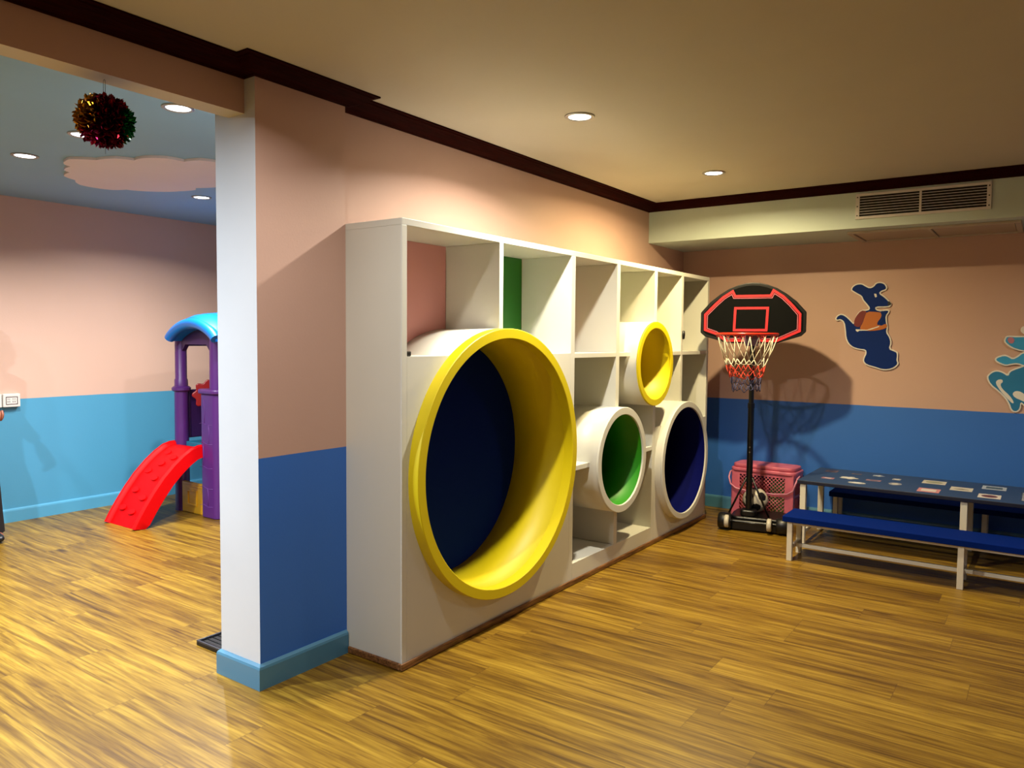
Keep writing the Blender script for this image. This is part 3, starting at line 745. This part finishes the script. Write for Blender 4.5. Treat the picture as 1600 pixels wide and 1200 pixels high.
# ------------------------------------------------------------------ wall cut-outs on the far wall
M_wb = mat('cutout_white', (250, 246, 238), .5); M_kb = mat('cutout_navy', (0, 44, 122), .65, var=.1, spec=.2)
KANG = [(-1.32, 1.919), (-1.31, 1.95), (-1.278, 1.972), (-1.235, 1.974), (-1.206, 1.954), (-1.177, 1.938), (-1.153, 1.948), (-1.136, 1.974), (-1.102, 1.981), (-1.067, 1.968), (-1.049, 1.937), (-1.055, 1.911), (-1.089, 1.901), (-1.099, 1.889), (-1.063, 1.862), (-1.031, 1.827), (-1.013, 1.804), (-1.023, 1.782), (-1.054, 1.775), (-1.123, 1.776), (-1.123, 1.764), (-1.088, 1.752), (-1.067, 1.76), (-1.029, 1.759), (-1.028, 1.736), (-1.048, 1.71), (-1.043, 1.657), (-1.034, 1.619), (-1.041, 1.581), (-1.016, 1.543), (-1.004, 1.498), (-1.016, 1.452), (-0.981, 1.438), (-0.957, 1.423), (-0.956, 1.385), (-0.959, 1.363), (-0.947, 1.333), (-0.977, 1.298), (-1.024, 1.279), (-1.073, 1.28), (-1.123, 1.297), (-1.187, 1.315), (-1.213, 1.345), (-1.207, 1.38), (-1.193, 1.411), (-1.198, 1.434), (-1.241, 1.438), (-1.292, 1.453), (-1.329, 1.487), (-1.349, 1.534), (-1.354, 1.597), (-1.365, 1.659), (-1.389, 1.679), (-1.419, 1.671), (-1.434, 1.691), (-1.413, 1.722), (-1.38, 1.733), (-1.343, 1.713), (-1.313, 1.682), (-1.287, 1.651), (-1.28, 1.69), (-1.264, 1.732), (-1.236, 1.759), (-1.186, 1.762), (-1.179, 1.773), (-1.202, 1.804), (-1.228, 1.835), (-1.239, 1.866), (-1.268, 1.883), (-1.305, 1.907)]
KRED = [(-1.282, 1.628), (-1.287, 1.659), (-1.274, 1.705), (-1.236, 1.755), (-1.193, 1.75), (-1.206, 1.704), (-1.222, 1.658), (-1.239, 1.62)]
KORA = [(-1.193, 1.746), (-1.122, 1.742), (-1.08, 1.733), (-1.086, 1.703), (-1.106, 1.657), (-1.091, 1.627), (-1.05, 1.65), (-1.039, 1.627), (-1.055, 1.608), (-1.118, 1.593), (-1.188, 1.589), (-1.238, 1.604), (-1.239, 1.62), (-1.222, 1.65), (-1.206, 1.704)]
KEYE = [(-1.144, 1.887), (-1.128, 1.885), (-1.122, 1.863), (-1.133, 1.856), (-1.14, 1.868)]
KSTRAP = [(-1.271, 1.604), (-1.253, 1.603), (-1.188, 1.6), (-1.119, 1.623), (-1.101, 1.631), (-1.098, 1.623), (-1.146, 1.604), (-1.188, 1.593), (-1.242, 1.593), (-1.256, 1.583), (-1.27, 1.593)]
def smooth_poly(pts, it=1):
    for _ in range(it):
        n = len(pts); q = []
        for i in range(n):
            a, b = pts[i], pts[(i+1) % n]; q += [(a[0]*.75+b[0]*.25, a[1]*.75+b[1]*.25), (a[0]*.25+b[0]*.75, a[1]*.25+b[1]*.75)]
        pts = q
    return pts
def cut(name, pts, y, th, m_, par):
    bm = bmesh.new(); prism(bm, pts, (-par.location.x, y-par.location.y, -par.location.z), (1, 0, 0), (0, 0, 1), (0, -1, 0), th)
    return obj(name, bm, m_, par)
kg = empty('kangaroo_cutout', (-1.15, YF, 1.28), 'navy blue kangaroo wall cut-out with a red and orange pouch', 'wall decoration')
cut('backing', smooth_poly(KANG), YF-.0008, .012, M_wb, kg)
cut('body', smooth_poly(inset(KANG, .0095)), YF-.0128, .002, M_kb, kg)
o = cut('backpack', smooth_poly(KRED), YF-.0150, .0015, mat('cutout_red', (128, 22, 20), .5), kg); o['label'] = 'dark red back of the pouch'
o = cut('pouch', smooth_poly(KORA), YF-.0150, .0015, mat('cutout_orange', (206, 112, 30), .5), kg); o['label'] = 'orange front of the pouch'
cut('eye', KEYE, YF-.0150, .001, M_wb, kg); cut('strap', KSTRAP, YF-.0167, .0008, M_wb, kg)
nz_ = [(-1.04, 1.822), (-1.031, 1.824), (-1.017, 1.806), (-1.024, 1.792), (-1.045, 1.797)]
cut('nose', nz_, YF-.0150, .0008, mat('cutout_black', (8, 8, 12), .5), kg)
arm = [(-1.115, 1.640), (-1.098, 1.636), (-1.075, 1.66), (-1.06, 1.70), (-1.043, 1.74), (-1.05, 1.752), (-1.068, 1.745), (-1.085, 1.75), (-1.092, 1.735), (-1.083, 1.715), (-1.09, 1.69), (-1.11, 1.665)]
cut('arm', smooth_poly(arm), YF-.0166, .0012, M_kb, kg)

SA = [(-0.264, 1.512), (-0.257, 1.547), (-0.239, 1.558), (-0.181, 1.554), (-0.112, 1.558), (-0.06, 1.56), (-.02, 1.50), (-0.06, 1.437), (-0.138, 1.44), (-0.177, 1.45), (-0.212, 1.463), (-0.243, 1.487)]
SAP = [(-0.239, 1.54), (-0.215, 1.547), (-0.197, 1.53), (-0.202, 1.502), (-0.225, 1.498), (-0.24, 1.519)]
STOP = [(-0.165, 1.596), (-0.16, 1.617), (-0.143, 1.627), (-0.114, 1.624), (-0.06, 1.60), (-.05, 1.56), (-0.124, 1.556), (-0.158, 1.579)]
SB = [(-0.316, 1.384), (-0.302, 1.402), (-0.258, 1.42), (-0.228, 1.41), (-0.204, 1.393), (-0.175, 1.411), (-0.153, 1.436), (-0.085, 1.458), (-0.058, 1.334), (-0.134, 1.332), (-0.173, 1.349), (-0.208, 1.344), (-0.243, 1.333), (-0.279, 1.346), (-0.31, 1.366)]
SC = [(-0.363, 1.247), (-0.348, 1.276), (-0.319, 1.299), (-0.289, 1.303), (-0.259, 1.293), (-0.232, 1.273), (-0.224, 1.298), (-0.195, 1.316), (-0.161, 1.331), (-0.059, 1.376), (0.027, 1.323), (0.048, 1.214), (0.007, 1.102), (-0.07, 1.049), (-0.123, 1.043), (-0.14, 1.066), (-0.141, 1.024), (-0.16, 0.999), (-0.184, 0.997), (-0.205, 1.013), (-0.218, 1.055), (-0.24, 1.096), (-0.284, 1.144), (-0.339, 1.191)]
SCW = [(-0.304, 1.207), (-0.293, 1.232), (-0.263, 1.237), (-0.257, 1.216), (-0.274, 1.201), (-0.261, 1.166), (-0.212, 1.119), (-0.184, 1.071), (-0.192, 1.06), (-0.222, 1.09), (-0.272, 1.151)]
SCW2 = [(-0.198, 1.134), (-0.178, 1.156), (-0.143, 1.15), (-0.107, 1.117), (-0.105, 1.068), (-0.14, 1.087), (-0.182, 1.106)]
M_sb = mat('cutout_teal_blue', (44, 136, 190), .45, var=.25); M_sb2 = mat('cutout_bright_blue', (64, 176, 236), .45, var=.3)
sg = empty('blue_creature_cutout', (-.15, YF, 1.0), 'bright blue creature wall cut-out at the right edge, above the table', 'wall decoration')
for nm, pts, k, mm in (('tail_board', SC, 0, M_sb), ('arm_board', SB, 1, M_sb2), ('head_board', SA, 2, M_sb2), ('crest_board', STOP, 3, M_wb)):
    y = YF-.0008-k*.0042
    b_ = cut(nm, smooth_poly(pts), y, .010, M_wb, sg)
    if k < 3:
        bm = bmesh.new(); prism(bm, smooth_poly(inset(pts, .010)), (-sg.location.x, y-.0101-YF, -sg.location.z), (1, 0, 0), (0, 0, 1), (0, -1, 0), .0012); obj('painted_face', bm, mm, b_)
cut('pink_patch', smooth_poly(SAP), YF-.0208, .001, mat('cutout_pink', (206, 130, 150), .5), sg)
cut('white_swirl', smooth_poly(SCW), YF-.0122, .001, M_wb, sg); cut('white_swirl', smooth_poly(SCW2), YF-.0122, .001, M_wb, sg)

# ------------------------------------------------------------------ toddler climbing tower with slide (side room)
TY0, TY1, TXL, TXR = 3.70, 4.28, -6.11, -5.60
tw = empty('play_tower', (-5.855, 3.99, 0), 'purple play tower with blue roof and red slide, partly hidden by the column', 'play tower'); LT = tw.location
def TP(name, bm, m_, par=tw, **k):
    bmesh.ops.translate(bm, verts=bm.verts[:], vec=-LT); return obj(name, bm, m_, par, **k)
def post(x, y, rlow, rup, ring):
    bm = bmesh.new(); lathe(bm, [(0, 0), (rlow+.004, 0), (rlow, .02), (rlow-.004, 1.03), (0, 1.03)], 24, (x, y, 0)); p = autosmooth(TP('post', bm, M_purple), 40)
    bm = bmesh.new(); lathe(bm, [(0, 1.028), (rlow+.004, 1.03), (rlow+.018, 1.04), (rlow+.018, 1.06), (rlow+.006, 1.072), (rup+.008, 1.075), (rup+.006, 1.13), (rup, 1.14), (rup, 1.50), (0, 1.50)], 24, (x, y, 0))
    autosmooth(TP('upper_post', bm, M_purple), 40)
post(TXL, TY0, .060, .048, 1); post(TXL, TY1, .060, .048, 1); post(TXR+.02, TY1, .060, .048, 1)
# broad front right post with moulded stone joints
bm = bmesh.new(); rbox(bm, -5.735, -5.50, TY0-.075, TY0+.13, 0, 1.03, .05); bp_ = autosmooth(TP('stone_post', bm, M_purple, bevel=.008), 40)
bm = bmesh.new(); rbox(bm, -5.755, -5.48, TY0-.095, TY0+.15, 1.031, 1.07, .06); TP('post_cap', bm, M_purple, bevel=.012)
bm = bmesh.new(); lathe(bm, [(0, 1.0705), (.052, 1.0705), (.048, 1.50), (0, 1.50)], 24, (-5.60, TY0, 0)); autosmooth(TP('upper_post', bm, M_purple), 40)
bm = bmesh.new(); yy = TY0-.0762
for z in (.78, .62, .42, .25, .10):
    tube(bm, [(-5.73, yy, z), (-5.68, yy-.001, z+.012), (-5.62, yy, z-.004), (-5.55, yy, z)], .0016, 6)
for x, a, b in ((-5.66, .78, .98), (-5.60, .62, .78), (-5.68, .43, .62), (-5.62, .1, .25)): tube(bm, [(x, yy, a), (x+.01, yy, (a+b)/2), (x, yy, b)], .0016, 6)
TP('stone_joint', bm, mat('purple_light', (120, 66, 150), .4))
# walls of the balcony (back and left), platform, lower panels
M_pd = mat('dark_purple_plastic', (60, 26, 84), .45)
bm = bmesh.new(); box(bm, TXL+.055, TXR-.04, TY1-.02, TY1+.02, .62, 1.04); TP('balcony_wall', bm, M_pd, bevel=.008)
bm = bmesh.new(); box(bm, TXL-.02, TXL+.02, TY0+.058, TY1-.058, .62, 1.04); TP('balcony_wall', bm, M_pd, bevel=.008)
bm = bmesh.new(); box(bm, TXR, TXR+.04, TY0+.155, TY1-.058, .62, 1.04); TP('balcony_wall', bm, M_pd, bevel=.008)
bm = bmesh.new(); box(bm, TXL+.062, TXR-.045, TY0-.0, TY1-.062, .545, .60); TP('platform', bm, M_teal, bevel=.006)
bm = bmesh.new(); box(bm, TXL+.062, -5.737, TY0-.045, TY0-.012, .0, .262); dp = TP('lower_door', bm, M_yelp, bevel=.008)
dx0, dx1 = TXL+.062, -5.737; cxm = (dx0+dx1)/2; bm = bmesh.new(); y = TY0-.046
for d in ((cxm-.07, cxm+.07, .185, .20), (cxm-.07, cxm+.07, .065, .08), (cxm-.07, cxm-.055, .08, .185), (cxm+.055, cxm+.07, .08, .185)):
    box(bm, d[0], d[1], y-.006, y+.002, d[2], d[3])
box(bm, dx0+.02, dx1-.02, y-.004, y+.002, .225, .24)
bmesh.ops.translate(bm, verts=bm.verts[:], vec=-LT); obj('embossed_frame', bm, M_yelp, dp, bevel=.003)
# beams that carry the roof, with the arched opening
for (ya, yb, xa, xb) in ((TY0-.02, TY0+.02, TXL+.045, -5.645), (TY1-.02, TY1+.02, TXL+.045, TXR-.025)):
    pts = [(xa, 1.50), (xa, 1.38)]; 
    for k in range(9):
        u = k/8; pts.append((xa+(xb-xa)*(.02+.96*u), 1.38+.055*min(1, 3.2*math.sin(PI*u))**.6 if 0 < u < 1 else 1.38))
    pts += [(xb, 1.38), (xb, 1.50), ((xa+xb)/2, 1.585)]
    bm = bmesh.new(); prism(bm, pts, (0, yb, 0), (1, 0, 0), (0, 0, 1), (0, -1, 0), yb-ya); TP('roof_beam', bm, M_pd)
bm = bmesh.new(); box(bm, TXL-.02, TXL+.02, TY0+.05, TY1-.05, 1.42, 1.50); TP('roof_beam', bm, M_pd, bevel=.005)
# roof: a shell arched across x, thick rounded edge, slightly domed along y
bm = bmesh.new(); nx, ny = 24, 14; X0, X1, YA, YBk = -6.06, -5.40, 3.57, 4.42
def roofz(u, v, out):
    s = math.sin(PI*u)**.75 if 0 < u < 1 else 0
    return 1.462+(.150 if out else .105)*s+(.055 if out else 0)*(math.sin(PI*v)**.5 if 0 < v < 1 else 0)+(.045 if out else 0)
G = {}
for out in (0, 1):
    for i in range(nx+1):
        for j in range(ny+1):
            u, v = i/nx, j/ny; G[out, i, j] = bm.verts.new((X0+(X1-X0)*u, YA+(YBk-YA)*v, roofz(u, v, out)))
for i in range(nx):
    for j in range(ny):
        for out in (0, 1): bm.faces.new((G[out, i, j], G[out, i+1, j], G[out, i+1, j+1], G[out, i, j+1]))
for i in range(nx):
    for j in (0, ny): bm.faces.new((G[0, i, j], G[0, i+1, j], G[1, i+1, j], G[1, i, j]))
for j in range(ny):
    for i in (0, nx): bm.faces.new((G[0, i, j], G[0, i, j+1], G[1, i, j+1], G[1, i, j]))
for j in (0, ny):
    tube(bm, [(X0+(X1-X0)*i/nx, YA+(YBk-YA)*j/ny, (roofz(i/nx, 0, 0)+roofz(i/nx, 0, 1))/2) for i in range(nx+1)], .042, 12)
autosmooth(TP('roof', bm, M_sky), 60)
# red steering wheel on the balcony
bm = bmesh.new(); pts = []
for k in range(64):
    a = 2*PI*k/64; r = .118+.014*math.cos(8*a); pts.append((r*math.cos(a), r*math.sin(a)))
prism(bm, pts, (-5.95, TY0+.152, 1.0), (.54, .84, 0), (0, 0, 1), (.84, -.54, 0), .035)
TP('steering_wheel', bm, mat('dark_red_plastic', (160, 4, 10), .4), bevel=.008)
bm = bmesh.new(); tube(bm, [(-6.09, TY0+.24, 1.0), (-5.952, TY0+.154, 1.0)], .014, 10); TP('wheel_column', bm, M_pd)
# slide: climbing-ramp surface with raised side rails (profile in y, z)
prof = [(3.655, .585), (3.60, .583), (3.545, .567), (3.47, .520), (3.39, .455), (3.30, .365), (3.22, .265), (3.15, .165), (3.09, .07), (3.055, .004)]
def ny_(i):
    a = Vector(prof[max(0, i-1)]); b = Vector(prof[min(len(prof)-1, i+1)]); d = (b-a).normalized(); return Vector((d.y, -d.x)) if False else Vector((-abs(d.y), abs(d.x)))
xs_ = [-6.165, -6.158, -6.135, -6.112, -6.10, -5.75, -5.738, -5.715, -5.692, -5.685]; hs_ = [-.075, .010, .022, .012, -.012, -.012, .012, .022, .010, -.085]
bm = bmesh.new(); T_, B_ = [], []
for i, (y, z) in enumerate(prof):
    n = ny_(i); 
    T_.append([bm.verts.new((x, y+n.x*h, max(.001, z+n.y*h))) for x, h in zip(xs_, hs_)])
    B_.append([bm.verts.new((x, y+n.x*min(h, -.085)*1.0-.0, max(.0005, z+n.y*(-.085)))) if j in (0, len(xs_)-1) else bm.verts.new((x, y-n.x*.045, max(.0008, z-n.y*.045))) for j, (x, h) in enumerate(zip(xs_, hs_))])
for i in range(len(prof)-1):
    for j in range(len(xs_)-1):
        bm.faces.new((T_[i][j], T_[i][j+1], T_[i+1][j+1], T_[i+1][j])); bm.faces.new((B_[i][j], B_[i+1][j], B_[i+1][j+1], B_[i][j+1]))
    for j in (0, len(xs_)-1): bm.faces.new((T_[i][j], T_[i+1][j], B_[i+1][j], B_[i][j]))
for i in (0, len(prof)-1):
    for j in range(len(xs_)-1): bm.faces.new((T_[i][j], T_[i][j+1], B_[i][j+1], B_[i][j]))
sl = autosmooth(TP('slide', bm, M_red), 50)
for k, (y, z, x) in enumerate(((3.50, .535, -6.0), (3.46, .51, -5.85), (3.40, .462, -5.93), (3.34, .40, -6.02), (3.30, .362, -5.86), (3.22, .262, -6.0), (3.19, .22, -5.84), (3.13, .13, -6.03), (3.12, .115, -5.88))):
    n = Vector((0, -.72, .69)); tdir = Vector((0, .69, .72)); c = Vector((x, y, z))-n*.012
    pts = [(.046*math.cos(2*PI*q/16), .026*math.sin(2*PI*q/16)) for q in range(16)]
    bm = bmesh.new(); prism(bm, pts, c, (1, 0, 0), tdir, n, .014)
    bmesh.ops.translate(bm, verts=bm.verts[:], vec=-LT); obj('foothold', bm, M_red, sl, bevel=.004)

# ------------------------------------------------------------------ hanging foil ball
fb = empty('foil_ball', (-2.82, 1.427, 2.278), 'hanging multicoloured foil fringe ball under the beam', 'hanging decoration')
FM = {'gold': mat('gold_foil', (190, 130, 20), .22, metal=.9, bump=0), 'red': mat('crimson_foil', (120, 8, 24), .22, metal=.9, bump=0), 'green': mat('green_foil', (8, 110, 50), .22, metal=.9, bump=0), 'magenta': mat('magenta_foil', (170, 30, 90), .22, metal=.9, bump=0)}
BMs = {k: bmesh.new() for k in FM}
rx = Vector((.451, .892, 0)); rn = random.Random(5)
for i in range(640):
    z = 1-2*(i+.5)/640; a = i*2.39996; d = Vector((math.sqrt(1-z*z)*math.cos(a), math.sqrt(1-z*z)*math.sin(a), z))
    s = d.dot(rx)+rn.uniform(-.1, .1); key = 'gold' if s < -.34 and d.z > -.5 else ('magenta' if s < -.1 and d.z < -.2 else ('green' if s > .66 else 'red'))
    bmf = BMs[key]; t1 = d.cross(Vector((rn.uniform(-1, 1), rn.uniform(-1, 1), rn.uniform(-1, 1)))).normalized(); t2 = d.cross(t1)
    wd = .019; L0, L1, L2 = .055, .084+rn.uniform(-.006, .004), .103+rn.uniform(-.010, .006)
    sq_ = .95 if True else 1
    bend = t2*rn.uniform(-.016, .016)
    P0, P1, P2 = d*L0, d*L1+bend*.4, d*L2+bend
    q = [P0-t1*wd*.4, P0+t1*wd*.4, P1+t1*wd*.6+t2*.003, P2+t1*wd*.25, P2-t1*wd*.3-d*.006, P1-t1*wd*.6-t2*.003]
    v = [bmf.verts.new((p.x, p.y, p.z*.95)) for p in q]
    bmf.faces.new((v[0], v[1], v[2], v[5])); bmf.faces.new((v[5], v[2], v[3], v[4]))
for k, bmf in BMs.items():
    o = obj('foil_fringe', bmf, FM[k], fb, recalc=False); o['label'] = k+' foil fringe'
    s_ = o.modifiers.new('s', 'SOLIDIFY'); s_.thickness = .0006
bm = bmesh.new(); bmesh.ops.create_icosphere(bm, subdivisions=3, radius=.062); obj('core', bm, mat('foil_core', (50, 6, 14), .4, metal=.6, bump=0), fb)
bm = bmesh.new(); hz = ZB-2.278-.0008
tube(bm, [(-.008, 0, .055), (-.006, 0, hz-.004), (0, 0, hz), (.006, 0, hz-.004), (.008, 0, .055)], .0009, 6)
tube(bm, [(0, 0, -.06), (0, 0, -.118)], .0008, 5)
obj('hanging_string', bm, mat('string_grey', (70, 70, 76), .6), fb)

# ------------------------------------------------------------------ wall socket and floor mat in the side room
so = empty('wall_socket', (XB, 2.622, .985), 'white surface wall socket box on the side room wall', 'wall socket')
bm = bmesh.new(); box(bm, .0008, .042, -.062, .062, -.055, .050); obj('socket_box', bm, M_wb, so, bevel=.005)
bm = bmesh.new(); box(bm, .0008, .030, -.098, -.066, -.055, .050); obj('trunking', bm, M_wb, so, bevel=.003)
bm = bmesh.new()
for d in ((-.042, .042, .024, .028), (-.042, .042, -.034, -.030), (-.042, -.038, -.03, .024), (.038, .042, -.03, .024)): box(bm, .0415, .0445, d[0], d[1], d[2], d[3])
obj('face_outline', bm, mat('socket_outline', (70, 50, 50), .5), so)
bm = bmesh.new()
for y in (-.028, -.016, .008, .022):
    box(bm, .0415, .0438, y-.0015, y+.0015, -.018, -.006); box(bm, .0415, .0438, y-.0015, y+.0015, .004, .014)
obj('socket_slot', bm, M_dark, so)
mt_ = empty('floor_tray', (-3.16, 2.34, 0), 'black shallow tray lying on the floor behind the column', 'tray')
bm = bmesh.new(); box(bm, -.174, .174, -.262, .262, .0005, .016); obj('tray_base', bm, M_black, mt_, bevel=.002)
bm = bmesh.new()
for d in ((-.174, .174, -.262, -.252), (-.174, .174, .252, .262), (-.174, -.164, -.252, .252), (.164, .174, -.252, .252)): box(bm, d[0], d[1], d[2], d[3], .016, .026)
obj('raised_edge', bm, mat('tray_edge', (60, 60, 66), .3), mt_, bevel=.002)
bm = bmesh.new()
for k in range(18): tube(bm, [(-.160, -.240+k*.028, .0165), (.160, -.240+k*.028, .0165)], .003, 5)
obj('ribs', bm, M_black, mt_)

# ------------------------------------------------------------------ person standing just outside the left edge
M_skin = mat('skin_brown', (150, 84, 56), .5); M_cloth = mat('black_trousers', (10, 10, 12), .8); M_shirt = mat('black_shirt', (14, 14, 17), .85); M_hair = mat('black_hair', (9, 8, 8), .6)
pr = empty('person', (-6.25, 2.09, 0), 'person in black clothes standing upright at the left edge of the side room', 'person', rz=math.radians(8)); 
def skin(name, verts, edges, m_, root=0, sub=2, par=pr):
    bmk = bmesh.new(); sk = bmk.verts.layers.skin.verify(); vv = [bmk.verts.new(v[:3]) for v in verts]
    for e in edges: bmk.edges.new((vv[e[0]], vv[e[1]]))
    for i, v in enumerate(verts):
        r = v[3]; vv[i][sk].radius = r if isinstance(r, tuple) else (r, r); vv[i][sk].use_root = (i == root)
    me = bpy.data.meshes.new(name); bmk.to_mesh(me); bmk.free(); o = bpy.data.objects.new(name, me); COL.objects.link(o); me.materials.append(m_)
    s = o.modifiers.new('skin', 'SKIN'); s.use_smooth_shade = True
    ss = o.modifiers.new('sub', 'SUBSURF'); ss.levels = sub; ss.render_levels = sub
    o.parent = par
    return o
# facing local +x; y sideways. right side (+y) is the side the photo sees
V = [(0, 0, .92, (.08, .12)), (0, 0, 1.10, (.07, .11)), (.0, 0, 1.28, (.08, .12)), (-.01, 0, 1.38, (.06, .10)), (0, 0, 1.46, .06), (.018, 0, 1.525, .072), (.03, 0, 1.60, .105), (.02, 0, 1.68, .09)]
E_ = [(0, 1), (1, 2), (2, 3), (3, 4), (4, 5), (5, 6), (6, 7)]
for s in (-1, 1):
    b = len(V)
    V += [(0, s*.09, .84, .065), (.01, s*.175, .50, .045), (0, s*.20, .12, .038), (.0, s*.205, .05, .035), (.12, s*.215, .03, .028)]
    E_ += [(0, b), (b, b+1), (b+1, b+2), (b+2, b+3), (b+3, b+4)]
    b = len(V)
    V += [(-.01, s*.15, 1.37, .042), (-.03, s*.175, 1.13, .034), (.10, s*.185, 1.02, .026)]
    E_ += [(3, b), (b, b+1), (b+1, b+2)]
skin('body', V, E_, M_skin, 0)
for s in (-1, 1):        # hands: palm, four fingers and a thumb as separate chains rooted in the palm
    hv = [(.09, s*.185, 1.03, (.024, .028)), (.135, s*.187, .985, (.018, .038)), (.155, s*.188, .955, (.015, .040))]; he = [(0, 1), (1, 2)]
    hand = skin('hand', hv, he, M_skin, 0)
    for k, (oy, ln_) in enumerate(((-.030, .070), (-.010, .080), (.010, .075), (.029, .060))):
        fv = [(.148, s*.188+oy, .962, .010), (.165, s*.188+oy, .930, .0095), (.160, s*.186+oy*.95, .930-ln_*.45, .0088), (.142, s*.184+oy*.9, .930-ln_*.75, .0078)]
        skin('finger', fv, [(0, 1), (1, 2), (2, 3)], M_skin, 0, 1, par=hand)
    tv = [(.115, s*.187-.028, 1.0, .012), (.15, s*.187-.05, .975, .0105), (.17, s*.187-.048, .945, .009)]
    skin('thumb', tv, [(0, 1), (1, 2)], M_skin, 0, 1, par=hand)
def loft(bm, rings, n=28):
    """rings: (x, z, rx, ry) ellipses stacked upwards"""
    L_ = [[bm.verts.new((x+rx_*math.cos(2*PI*k/n), ry_*math.sin(2*PI*k/n), z)) for k in range(n)] for x, z, rx_, ry_ in rings]
    for A, B in zip(L_[:-1], L_[1:]):
        for k in range(n): bm.faces.new((A[k], A[(k+1) % n], B[(k+1) % n], B[k]))
    bm.faces.new(L_[0][::-1]); bm.faces.new(L_[-1])
bm = bmesh.new(); loft(bm, [(0, .80, .085, .12), (0, .86, .112, .158), (0, .93, .112, .155), (0, 1.00, .104, .145)])
for s in (-1, 1): tube(bm, [(0, s*.078, .88), (.004, s*.115, .75), (.012, s*.160, .58), (.010, s*.185, .38), (.004, s*.198, .20), (0, s*.204, .055)], [.082, .090, .082, .076, .078, .084], 20)
o = autosmooth(obj('trousers', bm, M_cloth, pr), 70); o['label'] = 'black wide trousers'
bm = bmesh.new(); loft(bm, [(0, .84, .120, .166), (0, .90, .119, .162), (0, 1.02, .112, .150), (0, 1.14, .116, .160), (-.002, 1.27, .122, .176), (-.006, 1.36, .112, .178), (-.008, 1.41, .092, .150), (-.008, 1.445, .072, .095), (-.004, 1.468, .060, .066)])
for s in (-1, 1): tube(bm, [(-.008, s*.125, 1.385), (-.012, s*.165, 1.365), (-.022, s*.182, 1.26), (-.030, s*.184, 1.13), (.02, s*.186, 1.075), (.082, s*.188, 1.035)], [.050, .057, .052, .046, .043, .036], 18)
o = autosmooth(obj('shirt', bm, M_shirt, pr), 70); o['label'] = 'black long-sleeved shirt'
bm = bmesh.new(); bmesh.ops.create_icosphere(bm, subdivisions=4, radius=1)
for v in bm.verts:
    q = v.co.copy(); front = max(0, q.x); k = 1-.12*(front > .35 and q.z < .45)
    v.co = Vector((.010+q.x*.104*k, q.y*.094*k, 1.650+q.z*(.100 if q.z > 0 else .13*(1-.75*front))))
autosmooth(obj('hair', bm, M_hair, pr), 80)
for s in (-1, 1):
    bm = bmesh.new(); bmesh.ops.create_icosphere(bm, subdivisions=3, radius=1)
    for v in bm.verts: v.co = Vector((.06+v.co.x*.13, s*.180+v.co.y*.042, max(.0, .035+v.co.z*.042)))
    obj('shoe', bm, M_black, pr, smooth=True)
    bm = bmesh.new(); bmesh.ops.create_icosphere(bm, subdivisions=2, radius=.011, matrix=Matrix.Translation((.112, s*.032, 1.615))); obj('eye', bm, mat('eye_dark', (30, 20, 18), .2), pr, smooth=True)
    bm = bmesh.new(); bmesh.ops.create_icosphere(bm, subdivisions=2, radius=1)
    for v in bm.verts: v.co = Vector((.02+v.co.x*.016, s*.088+v.co.y*.010, 1.60+v.co.z*.028))
    obj('ear', bm, M_skin, pr, smooth=True)
bm = bmesh.new(); bmesh.ops.create_cone(bm, segments=10, radius1=.016, radius2=.006, depth=.04, cap_ends=True, matrix=Matrix.Translation((.122, 0, 1.595))); obj('nose', bm, M_skin, pr, smooth=True)
bm = bmesh.new(); tube(bm, [(.108, -.022, 1.556), (.116, 0, 1.554), (.108, .022, 1.556)], .005, 6); obj('mouth', bm, mat('lips', (120, 60, 50), .5), pr, smooth=True)
